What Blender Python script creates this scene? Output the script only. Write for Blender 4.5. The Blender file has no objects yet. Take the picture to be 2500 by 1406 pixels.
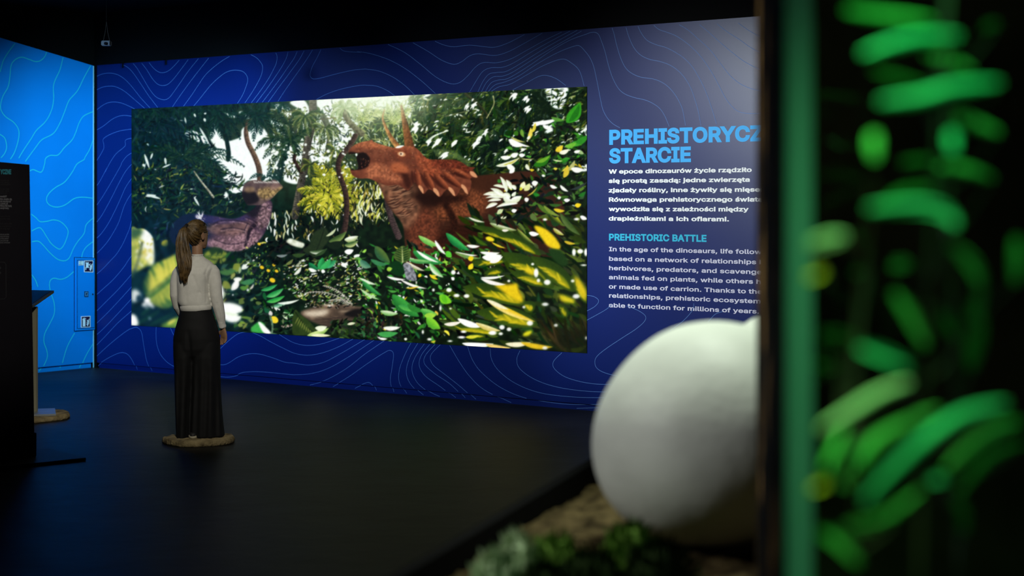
import bpy, bmesh, math, random
import numpy as np
from mathutils import Vector, Matrix, noise as mnoise

SC = bpy.context.scene
COL = SC.collection
PI = math.pi

# ---------------------------------------------------------------- camera
F = 4139.0            # focal length in pixels of the 2500 px wide frame
H = 1.83              # eye height
HOR = 497.0           # row of the horizon
cam_d = bpy.data.cameras.new('camera')
cam_d.sensor_width = 36.0
cam_d.lens = 36.0 * F / 2500.0
cam_d.shift_y = -(703.0 - HOR) / 2500.0
cam_d.clip_start = 0.05
cam_d.dof.use_dof = True
cam_d.dof.focus_distance = 14.2
cam_d.dof.aperture_fstop = 1.9
cam = bpy.data.objects.new('camera', cam_d)
cam.location = (0, 0, H); cam.rotation_euler = (PI / 2, 0, 0)
COL.objects.link(cam); SC.camera = cam

# ---------------------------------------------------------------- colour management, world
SC.view_settings.view_transform = 'Standard'
SC.view_settings.look = 'None'
SC.view_settings.exposure = 0.0
SC.view_settings.gamma = 1.0
SC.view_settings.use_curve_mapping = False
wd = bpy.data.worlds.new('world'); SC.world = wd; wd.use_nodes = True
wd.node_tree.nodes['Background'].inputs[0].default_value = (0.004, 0.006, 0.009, 1)
wd.node_tree.nodes['Background'].inputs[1].default_value = 0.1

# ---------------------------------------------------------------- the two mural walls meet in this corner
CX, CY = -4.668, 18.94
U = (0.8025, -0.5967)      # along the back wall, to the right
V = (-0.5967, -0.8025)     # along the left wall, towards the viewer; also the normal of the back wall
def WB(t, z, off=0.0):      # point on the back wall
    return Vector((CX + t * U[0] + off * V[0], CY + t * U[1] + off * V[1], z))
def WL(t, z, off=0.0):      # point on the left wall
    return Vector((CX + t * V[0] + off * U[0], CY + t * V[1] + off * U[1], z))
def ray_t(px, d):
    s = (px - 1250.0) / F
    return (s * CY - CX) / (d[0] - s * d[1])
def wb(px, py):             # photograph -> back wall plane (t, z)
    t = ray_t(px, U); Y = CY + t * U[1]
    return t, H - (py - HOR) * Y / F
def wl(px, py):
    t = ray_t(px, V); Y = CY + t * V[1]
    return t, H - (py - HOR) * Y / F
def at(px, py, Y):
    return Vector(((px - 1250.0) / F * Y, Y, H - (py - HOR) * Y / F))

# ---------------------------------------------------------------- lights
def spot(name, loc, target, energy, color, size, blend=1.0, radius=0.15):
    d = bpy.data.lights.new(name, 'SPOT'); d.energy = energy; d.color = color
    d.spot_size = math.radians(size); d.spot_blend = blend; d.shadow_soft_size = radius
    o = bpy.data.objects.new(name, d); o.location = loc
    o.rotation_euler = (Vector(target) - Vector(loc)).to_track_quat('-Z', 'Y').to_euler()
    COL.objects.link(o); return o
# wash on the back wall
for tl, te, en, cl in [(0.5, 0.7, 3600, (.26, .56, 1)), (1.2, 2.8, 3100, (.38, .64, 1)), (3.6, 5.1, 2100, (.66, .84, 1)), (5.0, 7.7, 3400, (.92, 1.0, .98))]:
    spot('wall_washer', WB(tl, 3.8, 8.0), WB(te, 1.6), en, cl, 31, 0.9, 0.25)
# wash on the left wall
spot('blue_washer', WL(1.5, 3.75, 4.2), WL(-0.1, 1.5), 840, (0.45, 0.85, 1.0), 60, 1.0, 0.2)
# room lamps over the visitor, lectern and eggs, and added fills
spot('visitor_spot', (-1.4, 8.2, 3.8), (-2.4, 12.98, 0.9), 620, (1.0, 0.95, 0.84), 22, 0.8, 0.12)
spot('lectern_spot', (-1.2, 10.0, 3.8), (-4.0, 14.35, 0.5), 300, (1.0, 0.92, 0.74), 15, 0.8, 0.10)
spot('board_fill', (-1.2, 7.4, 3.8), (-3.75, 11.8, 1.5), 230, (1.0, 0.95, 0.9), 22, 0.8, 0.10)  # added fill that lifts the dark board and its text
spot('moss_fill', (-0.35, 3.1, 3.4), (-0.01, 3.88, 1.0), 105, (0.90, 1.0, 0.86), 15, 0.9, 0.06)  # added fill to brighten the moss
spot('egg_spot', (0.55, 5.0, 3.7), (0.62, 4.75, 1.1), 330, (0.88, 1.0, 0.82), 52, 0.8, 0.35)
spot('nest_fill', (-2.4, 3.4, 3.0), (0.42, 4.5, 1.15), 190, (0.97, 0.97, 0.95), 66, 0.8, 0.3)
# green lamps in the lid of the plant case
spot('green_spot', (0.36, 1.45, 2.46), (0.42, 1.75, 1.4), 74, (0.20, 1.0, 0.36), 100, 0.8, 0.03)
spot('green_spot', (0.62, 2.25, 2.42), (0.48, 1.9, 1.2), 36, (0.10, 1.0, 0.30), 100, 0.8, 0.03)

spot('leaf_fill', (0.22, 1.40, 2.45), (0.335, 1.58, 1.7), 75, (0.62, 1.0, 0.42), 34, 0.8, 0.03)  # added fill to brighten the palest leaves

# ---------------------------------------------------------------- materials
def lin(c):
    return tuple(((v / 255) / 12.92 if v <= 10.3 else ((v / 255 + .055) / 1.055) ** 2.4) for v in c)
MATS = {}
def mat(name, col, rough=0.6, spec=0.3, metal=0.0, vary=0.0, scale=8.0, bump=0.0, bscale=60.0, col2=None, sheen=0.0, coat=0.0, emit=None):
    if name in MATS: return MATS[name]
    m = bpy.data.materials.new(name); m.use_nodes = True; MATS[name] = m
    nt = m.node_tree; b = nt.nodes['Principled BSDF']
    b.inputs['Base Color'].default_value = (*col, 1); b.inputs['Roughness'].default_value = rough
    b.inputs['Specular IOR Level'].default_value = spec; b.inputs['Metallic'].default_value = metal
    b.inputs['Sheen Weight'].default_value = sheen; b.inputs['Coat Weight'].default_value = coat
    tc = nt.nodes.new('ShaderNodeTexCoord')
    if vary or col2:
        n = nt.nodes.new('ShaderNodeTexNoise'); n.inputs['Scale'].default_value = scale; n.inputs['Detail'].default_value = 6
        nt.links.new(tc.outputs['Object'], n.inputs['Vector'])
        r = nt.nodes.new('ShaderNodeValToRGB'); r.color_ramp.elements[0].position = .32; r.color_ramp.elements[1].position = .68
        c2 = col2 if col2 else tuple(v * (1 - vary) for v in col)
        r.color_ramp.elements[0].color = (*c2, 1); r.color_ramp.elements[1].color = (*(tuple(min(1, v * (1 + vary)) for v in col)), 1)
        nt.links.new(n.outputs['Fac'], r.inputs['Fac']); nt.links.new(r.outputs['Color'], b.inputs['Base Color'])
    if bump:
        n = nt.nodes.new('ShaderNodeTexNoise'); n.inputs['Scale'].default_value = bscale; n.inputs['Detail'].default_value = 5
        nt.links.new(tc.outputs['Object'], n.inputs['Vector'])
        bp = nt.nodes.new('ShaderNodeBump'); bp.inputs['Strength'].default_value = bump; bp.inputs['Distance'].default_value = 0.02
        nt.links.new(n.outputs['Fac'], bp.inputs['Height']); nt.links.new(bp.outputs['Normal'], b.inputs['Normal'])
    return m

# ---------------------------------------------------------------- object helpers
def tag(o, label=None, cat=None, group=None, kind=None):
    if label: o['label'] = label
    if cat: o['category'] = cat
    if group: o['group'] = group
    if kind: o['kind'] = kind
    return o
def empty(name, loc, label, cat, rz=0.0, group=None):
    o = bpy.data.objects.new(name, None); o.location = loc; o.rotation_euler = (0, 0, rz); o.empty_display_size = .1
    COL.objects.link(o); return tag(o, label, cat, group)
def mesh_obj(name, verts, faces, m, parent=None, smooth=False, mats=None, mi=None):
    me = bpy.data.meshes.new(name); me.from_pydata([tuple(v) for v in verts], [], faces); me.update()
    for x in (mats or [m]): me.materials.append(x)
    if mi is not None: me.polygons.foreach_set('material_index', mi)
    if smooth: me.polygons.foreach_set('use_smooth', [True] * len(me.polygons))
    o = bpy.data.objects.new(name, me); COL.objects.link(o)
    if parent: o.parent = parent
    return o
class MB:                                           # collects shapes that form ONE mesh
    def __init__(s): s.v = []; s.f = []; s.mi = []
    def add(s, vs, fs, mi=0):
        k = len(s.v); s.v += [Vector(v) for v in vs]; s.f += [[i + k for i in f] for f in fs]; s.mi += [mi] * len(fs)
    def box(s, c, d, mi=0, M=None, bev=0.0):
        bm = bmesh.new(); bmesh.ops.create_cube(bm, size=1)
        for v in bm.verts: v.co = Vector((v.co.x * d[0], v.co.y * d[1], v.co.z * d[2]))
        if bev: bmesh.ops.bevel(bm, geom=bm.edges[:], offset=bev, segments=2, affect='EDGES')
        bm.verts.ensure_lookup_table()
        vs = [v.co + Vector(c) if M is None else M @ (v.co + Vector(c)) for v in bm.verts]
        s.add(vs, [[v.index for v in f.verts] for f in bm.faces], mi); bm.free()
    def prism(s, pts, z0, z1, mi=0, M=None):         # horizontal outline (counter clockwise) pulled up
        n = len(pts); vs = [Vector((p[0], p[1], z0)) for p in pts] + [Vector((p[0], p[1], z1)) for p in pts]
        if M: vs = [M @ v for v in vs]
        s.add(vs, [list(range(n))[::-1], list(range(n, 2 * n))] + [[i, (i + 1) % n, n + (i + 1) % n, n + i] for i in range(n)], mi)
    def loft(s, rings, mi=0, cap=True):
        n = len(rings[0]); vs = [p for r in rings for p in r]; fs = []
        for j in range(len(rings) - 1):
            for i in range(n):
                a, b = j * n + i, j * n + (i + 1) % n; fs.append([a, b, b + n, a + n])
        if cap: fs += [list(range(n))[::-1], list(range((len(rings) - 1) * n, len(rings) * n))]
        s.add(vs, fs, mi)
    def tube(s, pts, rad, n=10, mi=0, sx=1.0):
        pts = [Vector(p) for p in pts]; rings = []; side = None
        rad = rad if isinstance(rad, (list, tuple)) else [rad] * len(pts)
        for i, p in enumerate(pts):
            d = (pts[min(i + 1, len(pts) - 1)] - pts[max(i - 1, 0)]).normalized()
            if side is None: side = d.orthogonal().normalized()
            side = (side - d * side.dot(d)).normalized(); up = d.cross(side)
            rings.append([p + (side * math.cos(a) + up * math.sin(a) * sx) * rad[i] for a in [2 * PI * k / n for k in range(n)]])
        s.loft(rings, mi)
    def ball(s, c, r, mi=0, seg=20, ring=12, M=None):
        bm = bmesh.new(); bmesh.ops.create_uvsphere(bm, u_segments=seg, v_segments=ring, radius=1)
        vs = []
        for v in bm.verts:
            q = Vector((v.co.x * r[0], v.co.y * r[1], v.co.z * r[2]))
            vs.append((M @ q if M else q) + Vector(c))
        bm.verts.index_update(); s.add(vs, [[v.index for v in f.verts] for f in bm.faces], mi); bm.free()
    def build(s, name, m, parent=None, smooth=False, mats=None):
        return mesh_obj(name, s.v, s.f, m, parent, smooth, mats, s.mi if mats else None)
def smooth_path(pts, n=8):
    P = [np.array(p, float) for p in pts]; out = []; k = len(P)
    for i in range(k - 1):
        a, b, c, d = P[max(i - 1, 0)], P[i], P[i + 1], P[min(i + 2, k - 1)]
        for t in np.arange(n) / n:
            out.append(.5 * (2 * b + (c - a) * t + (2 * a - 5 * b + 4 * c - d) * t * t + (3 * b - a - 3 * c + d) * t ** 3))
    out.append(P[-1]); return out
def ribbon(mb, path, w, place, off, mi=0, taper=False):    # flat printed line on a plane
    n = len(path); L = []; R_ = []
    for i in range(n):
        a = path[max(i - 1, 0)]; b = path[min(i + 1, n - 1)]
        dx, dy = b[0] - a[0], b[1] - a[1]; l = math.hypot(dx, dy) or 1
        k = w / 2
        L.append(place(path[i][0] - dy / l * k, path[i][1] + dx / l * k, off)); R_.append(place(path[i][0] + dy / l * k, path[i][1] - dx / l * k, off))
    mb.add(L + R_, [[i, i + 1, n + i + 1, n + i] for i in range(n - 1)], mi)
try:                                                 # Blender's own interface typeface; its built-in one if that is missing
    FONT = bpy.data.fonts.load(bpy.utils.system_resource('DATAFILES', path='fonts') + '/Inter.woff2')
except Exception:
    FONT = None
def text_mesh(body, bold=0.0, spacing=1.0, fill=True):
    # letters as flat polygons; bold moves every outline outwards for a heavier weight
    c = bpy.data.curves.new('lettering', 'FONT'); c.body = body; c.size = 1.0; c.space_character = spacing
    if FONT: c.font = FONT
    o = bpy.data.objects.new('lettering', c); COL.objects.link(o)
    dg = bpy.context.evaluated_depsgraph_get(); dg.update()
    cu = o.evaluated_get(dg).to_curve(dg); loops = []
    for sp in cu.splines:
        P = []
        B = sp.bezier_points
        if len(B):
            for k in range(len(B)):
                a, b = B[k], B[(k + 1) % len(B)]
                p0, p1, p2, p3 = a.co, a.handle_right, b.handle_left, b.co
                straight = abs((p3 - p0).cross(p1 - p0).z) + abs((p3 - p0).cross(p2 - p0).z) < 1e-7
                for t in ([0] if straight else [0, .25, .5, .75]):
                    u = 1 - t; P.append((p0 * u ** 3 + p1 * (3 * u * u * t) + p2 * (3 * u * t * t) + p3 * t ** 3).to_2d())
        else: P = [Vector((q.co.x, q.co.y)) for q in sp.points]
        Q = []
        for p in P:
            if not Q or (p - Q[-1]).length > 1e-5: Q.append(p)
        if len(Q) > 2 and (Q[0] - Q[-1]).length < 1e-5: Q.pop()
        if len(Q) > 2: loops.append(Q)
    o.to_curve_clear() if hasattr(o, 'to_curve_clear') else None
    bpy.data.objects.remove(o); bpy.data.curves.remove(c)
    area = lambda P: sum(P[k - 1].x * P[k].y - P[k].x * P[k - 1].y for k in range(len(P))) / 2
    A = [area(P) for P in loops]
    big = max(range(len(A)), key=lambda k: abs(A[k])); sg = 1 if A[big] > 0 else -1
    def grow(P):                                       # outline moved to its outer side
        out = []; n = len(P)
        for k in range(n):
            a, b, d = P[k - 1], P[k], P[(k + 1) % n]
            e1 = (b - a).normalized(); e2 = (d - b).normalized()
            n1 = Vector((e1.y, -e1.x)) * sg; n2 = Vector((e2.y, -e2.x)) * sg; m = n1 + n2
            if m.length < .2: m = n1
            m.normalize(); out.append(b + m * (bold / max(.45, m.dot(n1))))
        return out
    loops = [grow(P) for P in loops]
    if not fill: return [Vector((p.x, p.y, 0)) for P in loops for p in P], []
    from mathutils.geometry import delaunay_2d_cdt
    co, ed = [], []
    for P in loops:
        k = len(co); co += P; ed += [(k + q, k + (q + 1) % len(P)) for q in range(len(P))]
    v2, _, f2, *_ = delaunay_2d_cdt(co, ed, [], 0, 1e-6)
    V_ = np.array([(p.x, p.y) for p in v2]); T_ = np.array([f for f in f2 if len(f) == 3]); C_ = V_[T_].mean(1)
    a = np.array([(p.x, p.y) for p in co]); b = a[[q for _, q in ed]]; a = a[[p for p, _ in ed]]
    wn = np.zeros(len(C_), int)
    for k0 in range(0, len(C_), 600):                  # keep what lies inside by the winding rule
        cx = C_[k0:k0 + 600, 0][:, None]; cy = C_[k0:k0 + 600, 1][:, None]
        left = (b[:, 0] - a[:, 0]) * (cy - a[:, 1]) - (cx - a[:, 0]) * (b[:, 1] - a[:, 1])
        wn[k0:k0 + 600] = ((a[:, 1] <= cy) & (b[:, 1] > cy) & (left > 0)).sum(1) - ((a[:, 1] > cy) & (b[:, 1] <= cy) & (left < 0)).sum(1)
    fs = []
    for t in T_[wn * sg > 0]:
        t = [int(q) for q in t]
        if (v2[t[1]] - v2[t[0]]).cross(v2[t[2]] - v2[t[0]]) < 0: t = t[::-1]
        fs.append(t)
    return [Vector((p.x, p.y, 0)) for p in v2], fs
def put_text(mb, body, fit, t0, t1, z, hgt, place, off, bold=0.02, mi=0, spacing=1.0):
    # lay a line on a plane: its first len(fit) characters reach from t0 to t1, hgt = height of a capital letter
    a, _ = text_mesh(fit, bold, spacing, False); x0 = min(v.x for v in a); x1 = max(v.x for v in a)
    ref, _ = text_mesh('H', bold, 1.0, False); ch = max(v.y for v in ref)
    vs, fs = text_mesh(body, bold, spacing)
    kx = (t1 - t0) / (x1 - x0); ky = hgt / ch
    mb.add([place(t0 + (v.x - x0) * kx, z + v.y * ky, off + v.z * .00012) for v in vs], fs, mi)
# ---------------------------------------------------------------- the picture shown on the video screen
# painted in numpy (sRGB values) and stored as a colour attribute on the screen's finely divided display
PX0, PY0, PW, PH = 314, 200, 1128, 672
def paint_picture():
    R = np.random.default_rng(11)
    buf = np.zeros((PH, PW, 3), np.float32)
    CR = {'P': (0, 0, 1.0), 'S1': (320, 210, 4.464), 'S2': (880, 210, 4.464), 'S3': (320, 525, 4.464), 'S4': (880, 525, 4.075)}
    st = {'t': CR['P']}
    def use(k): st['t'] = CR[k]
    def tr(p):
        a, b, s = st['t']; return (a + p[0] / s - PX0, b + p[1] / s - PY0)
    def ls(v): return v / st['t'][2]
    def noise(h, w, cell, seed):
        r = np.random.default_rng(seed)
        gh, gw = int(h / cell) + 3, int(w / cell) + 3
        g = r.random((gh, gw)).astype(np.float32)
        y = np.arange(h) / cell; x = np.arange(w) / cell
        yi = y.astype(int); xi = x.astype(int)
        fy = (y - yi)[:, None]; fx = (x - xi)[None]
        fy = fy * fy * (3 - 2 * fy); fx = fx * fx * (3 - 2 * fx)
        a = g[yi][:, xi]; b = g[yi][:, xi + 1]; c = g[yi + 1][:, xi]; d = g[yi + 1][:, xi + 1]
        return (a * (1 - fx) + b * fx) * (1 - fy) + (c * (1 - fx) + d * fx) * fy
    N1, N2, N3, N4 = noise(PH, PW, 3.5, 1), noise(PH, PW, 9, 2), noise(PH, PW, 26, 3), noise(PH, PW, 70, 4)
    def bbox(x0, y0, x1, y1, m=3):
        x0 = max(0, int(x0 - m)); y0 = max(0, int(y0 - m)); x1 = min(PW, int(x1 + m) + 1); y1 = min(PH, int(y1 + m) + 1)
        return x0, y0, x1, y1
    def put(x0, y0, x1, y1, cov, col):
        s = buf[y0:y1, x0:x1]; c = np.asarray(col, np.float32)
        s += (c - s) * cov[..., None]
    def leafp(p0, p1, w, col, bend=0.0, col2=None, soft=1.0, blunt=0.8, rib=None, alpha=1.0):
        dx, dy = p1[0] - p0[0], p1[1] - p0[1]; L = math.hypot(dx, dy)
        if L < 0.3: return
        ext = w / 2 + abs(bend) * L + soft
        x0, y0, x1, y1 = bbox(min(p0[0], p1[0]) - ext, min(p0[1], p1[1]) - ext, max(p0[0], p1[0]) + ext, max(p0[1], p1[1]) + ext)
        if x1 <= x0 or y1 <= y0: return
        X = np.arange(x0, x1)[None] - p0[0]; Y = np.arange(y0, y1)[:, None] - p0[1]
        ux, uy = dx / L, dy / L
        t = (X * ux + Y * uy) / L; d = -X * uy + Y * ux
        d = d - bend * L * 4 * t * (1 - t)
        tt = np.clip(t, 0, 1)
        hw = w / 2 * np.sin(np.pi * tt ** 0.85) ** blunt
        cov = np.clip((hw - np.abs(d)) / soft + 0.5, 0, 1) * np.clip(np.minimum(t, 1 - t) * L / soft + .5, 0, 1) * alpha
        c = np.asarray(col, np.float32) / 255
        if col2 is not None:
            c2 = np.asarray(col2, np.float32) / 255
            k = np.clip(d / (w * .25 + .5) * .5 + .5, 0, 1)[..., None]
            c = c * (1 - k) + c2 * k
        put(x0, y0, x1, y1, cov, c)
        if rib is not None:
            cv = np.clip((max(.5, w * .06) - np.abs(d)) / soft + .5, 0, 1) * (cov > .5) * .8
            put(x0, y0, x1, y1, cv, np.asarray(rib, np.float32) / 255)
    def leaf(p0, p1, w, col, bend=0.0, col2=None, soft=1.0, blunt=0.8, rib=None, alpha=1.0):
        leafp(tr(p0), tr(p1), ls(w), col, bend, col2, soft, blunt, rib, alpha)
    def catmull(pts, n=6, closed=True):
        P = np.array(pts, float); k = len(P); out = []
        for i in range(k if closed else k - 1):
            if closed: a, b, c, d = P[i - 1], P[i], P[(i + 1) % k], P[(i + 2) % k]
            else: a, b, c, d = P[max(i - 1, 0)], P[i], P[i + 1], P[min(i + 2, k - 1)]
            for t in np.arange(n) / n:
                out.append(.5 * (2 * b + (c - a) * t + (2 * a - 5 * b + 4 * c - d) * t * t + (3 * b - a - 3 * c + d) * t ** 3))
        if not closed: out.append(P[-1])
        return np.array(out)
    def blur(a, r):
        r = int(r)
        if r < 1: return a
        for ax in (0, 1):
            for _ in range(2):
                pad = [(0, 0)] * a.ndim; pad[ax] = (r + 1, r)
                c = np.cumsum(np.pad(a, pad, mode='edge'), axis=ax)
                n = a.shape[ax]
                a = (np.take(c, range(2 * r + 1, 2 * r + 1 + n), axis=ax) - np.take(c, range(0, n), axis=ax)) / (2 * r + 1)
        return a
    def polymask(pts, smooth=True, soft=0):
        P = catmull([tr(p) for p in pts]) if smooth else np.array([tr(p) for p in pts])
        m = 3 + soft * 3
        x0, y0, x1, y1 = bbox(P[:, 0].min(), P[:, 1].min(), P[:, 0].max(), P[:, 1].max(), m)
        if x1 <= x0 or y1 <= y0: return None
        acc = np.zeros((y1 - y0, x1 - x0), np.float32)
        for oy in (-.25, .25):
            for ox in (-.25, .25):
                X = np.arange(x0, x1)[None] + ox; Y = np.arange(y0, y1)[:, None] + oy
                ins = np.zeros(acc.shape, bool)
                Q = np.roll(P, 1, 0)
                for (ax, ay), (bx, by) in zip(P, Q):
                    if ay == by: continue
                    ins ^= ((ay > Y) != (by > Y)) & (X < (bx - ax) * (Y - ay) / (by - ay) + ax)
                acc += ins * .25
        if soft: acc = blur(acc, soft)
        return x0, y0, x1, y1, acc
    def poly(pts, col, smooth=True, soft=0, alpha=1.0, tex=None, amp=0.0, col2=None):
        m = polymask(pts, smooth, soft)
        if m is None: return
        x0, y0, x1, y1, cov = m
        c = np.asarray(col, np.float32) / 255 * np.ones((y1 - y0, x1 - x0, 3), np.float32)
        if tex is not None:
            n = tex[y0:y1, x0:x1][..., None]
            if col2 is not None: c = c * (1 - n) + np.asarray(col2, np.float32) / 255 * n
            c = c * (1 + amp * (n - .5) * 2)
        put(x0, y0, x1, y1, cov * alpha, np.clip(c, 0, 1))
    def clipped(pts, fn, soft=0):
        # run fn (which paints) and keep its result only inside the outline
        m = polymask(pts, True, soft)
        x0, y0, x1, y1, cov = m
        old = buf[y0:y1, x0:x1].copy()
        fullold = buf.copy()
        fn()
        new = buf[y0:y1, x0:x1].copy()
        buf[:] = fullold
        buf[y0:y1, x0:x1] = old + (new - old) * cov[..., None]
    def stroke(pts, w0, w1, col, col2=None, soft=1.0, ring=0.0, alpha=1.0):
        P = catmull([tr(p) for p in pts], 8, False); w0 = ls(w0) / 2; w1 = ls(w1) / 2
        m = max(w0, w1) + 2
        x0, y0, x1, y1 = bbox(P[:, 0].min() - m, P[:, 1].min() - m, P[:, 0].max() + m, P[:, 1].max() + m)
        if x1 <= x0 or y1 <= y0: return
        X = np.arange(x0, x1)[None]; Y = np.arange(y0, y1)[:, None]
        best = np.full((y1 - y0, x1 - x0), 1e9, np.float32); sd = best.copy(); tt = np.zeros_like(best)
        n = len(P) - 1; acc = 0
        for i in range(n):
            ax, ay = P[i]; bx, by = P[i + 1]; L2 = (bx - ax) ** 2 + (by - ay) ** 2 + 1e-9; L = L2 ** .5
            u = np.clip(((X - ax) * (bx - ax) + (Y - ay) * (by - ay)) / L2, 0, 1)
            qx = X - ax - u * (bx - ax); qy = Y - ay - u * (by - ay)
            dd = np.sqrt(qx * qx + qy * qy)
            s = ((bx - ax) * qy - (by - ay) * qx) / L
            k = dd < best
            best = np.where(k, dd, best); sd = np.where(k, s, sd); tt = np.where(k, acc + u * L, tt)
            acc += L
        hw = w0 + (w1 - w0) * tt / acc
        cov = np.clip((hw - best) / soft + .5, 0, 1) * alpha
        c = np.asarray(col, np.float32) / 255 * np.ones(best.shape + (3,), np.float32)
        if col2 is not None:
            k = np.clip(sd / (hw + .01) * .5 + .5, 0, 1)[..., None]
            c = c * (1 - k) + np.asarray(col2, np.float32) / 255 * k
        if ring: c = c * (1 - ring * .5 + ring * np.sin(tt * 1.3)[..., None] * .5)
        c = c * (.8 + .4 * N1[y0:y1, x0:x1][..., None])
        put(x0, y0, x1, y1, cov, np.clip(c, 0, 1))
    def ell(p, rx, ry, col, soft=1.0, ang=0.0, alpha=1.0):
        cx, cy = tr(p); rx = ls(rx); ry = ls(ry); m = max(rx, ry) + soft
        x0, y0, x1, y1 = bbox(cx - m, cy - m, cx + m, cy + m)
        if x1 <= x0 or y1 <= y0: return
        X = np.arange(x0, x1)[None] - cx; Y = np.arange(y0, y1)[:, None] - cy
        ca, sa = math.cos(ang), math.sin(ang)
        u = (X * ca + Y * sa) / rx; v = (-X * sa + Y * ca) / ry
        d = (np.sqrt(u * u + v * v) - 1) * min(rx, ry)
        put(x0, y0, x1, y1, np.clip(.5 - d / soft, 0, 1) * alpha, np.asarray(col, np.float32) / 255)
    def jit(col, a=14):
        g = R.normal(0, a); return [float(np.clip(v + g + R.normal(0, a * .35), 0, 255)) for v in col]
    def inside(P, x, y):
        ins = False; j = len(P) - 1
        for i in range(len(P)):
            if (P[i][1] > y) != (P[j][1] > y) and x < (P[j][0] - P[i][0]) * (y - P[i][1]) / (P[j][1] - P[i][1]) + P[i][0]: ins = not ins
            j = i
        return ins
    def scatter(pts, n, l, w, ang, pal, da=0.5, soft=1.0, bend=.1, alpha=1.0):
        xs = [p[0] for p in pts]; ys = [p[1] for p in pts]; k = 0
        wts = np.array([q[1] for q in pal], float); wts /= wts.sum()
        while k < n:
            x = R.uniform(min(xs), max(xs)); y = R.uniform(min(ys), max(ys)); k += 1
            if not inside(pts, x, y): continue
            a = math.radians(ang) + R.normal(0, da); L = R.uniform(l[0], l[1]); W = R.uniform(w[0], w[1])
            c = pal[R.choice(len(pal), p=wts)][0]
            q = tr((x, y)); lum = sum(c) / 3
            nn = N3[int(min(PH - 1, max(0, q[1]))), int(min(PW - 1, max(0, q[0])))] * .6 + N4[int(min(PH - 1, max(0, q[1]))), int(min(PW - 1, max(0, q[0])))] * .4
            if lum > 110 and R.random() > (nn - .34) * 4.5: continue
            if lum > 190: L *= .8; W *= R.uniform(.5, 1)
            c = jit(c)
            leaf((x, y), (x + L * math.cos(a), y + L * math.sin(a)), W, c, R.normal(0, bend), None, soft, alpha=alpha)
    def frond(b, e, droop, col, n=15, ll=None, col2=None, w=None, alpha=1.0):
        L = math.hypot(e[0] - b[0], e[1] - b[1]); ll = ll or L * .3; w = w or max(9, ll * .13)
        mx, my = (b[0] + e[0]) / 2, (b[1] + e[1]) / 2 - droop * L
        cx, cy = 2 * mx - (b[0] + e[0]) / 2, 2 * my - (b[1] + e[1]) / 2
        pr = None
        for i in range(n + 1):
            t = i / n
            x = (1 - t) ** 2 * b[0] + 2 * t * (1 - t) * cx + t * t * e[0]; y = (1 - t) ** 2 * b[1] + 2 * t * (1 - t) * cy + t * t * e[1]
            tx = 2 * (1 - t) * (cx - b[0]) + 2 * t * (e[0] - cx); ty = 2 * (1 - t) * (cy - b[1]) + 2 * t * (e[1] - cy)
            a = math.atan2(ty, tx)
            if pr is not None: leaf(pr, (x + (x - pr[0]) * .3, y + (y - pr[1]) * .3), w * .9, jit(col, 6), blunt=.3)
            pr = (x, y)
            if i < 1: continue
            q = ll * (math.sin(math.pi * min(1, t * .8 + .16)) * .9 + .1)
            for s in (-1, 1):
                aa = a + s * R.uniform(.5, .9)
                g = .25 * q
                c = jit(col if s < 0 or col2 is None else col2, 9)
                leaf((x, y), (x + q * math.cos(aa), y + q * math.sin(aa) + g), w, c, .05 * s, alpha=alpha)
    def fan(c, n, l, w, a0, a1, col, col2=None, bend=.08, rib=None, soft=1.0):
        for i in range(n):
            a = math.radians(a0 + (a1 - a0) * (i + R.uniform(-.3, .3)) / max(1, n - 1)); L = R.uniform(l[0], l[1])
            leaf(c, (c[0] + L * math.cos(a), c[1] + L * math.sin(a)), R.uniform(w[0], w[1]), jit(col), R.normal(0, bend), col2 and jit(col2), soft, rib=rib)
    W_ = (234, 247, 240); DK = (8, 26, 26); 
    # ---- base tones
    yy, xx = np.mgrid[0:PH, 0:PW].astype(np.float32)
    fx = xx / PW; fy = yy / PH
    g = lambda a, b, t: np.asarray(a, np.float32) / 255 * (1 - t[..., None]) + np.asarray(b, np.float32) / 255 * t[..., None]
    top = g((3, 34, 44), (20, 36, 18), np.clip(fx * 1.6, 0, 1)); bot = g((8, 40, 58), (16, 30, 12), np.clip(fx * 2.4, 0, 1))
    buf[:] = top * (1 - fy[..., None]) + bot * fy[..., None]
    buf *= (.65 + .7 * N2)[..., None]
    # ---- back light through the trees
    use('P')
    m = np.clip(1 - ((xx + PX0 - 780) / 330) ** 2 - ((yy + PY0 - 350) / 170) ** 2, 0, 1)
    buf += (np.array([70, 85, 60], np.float32) / 255 - buf) * (m * .7)[..., None]
    use('S1')
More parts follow.
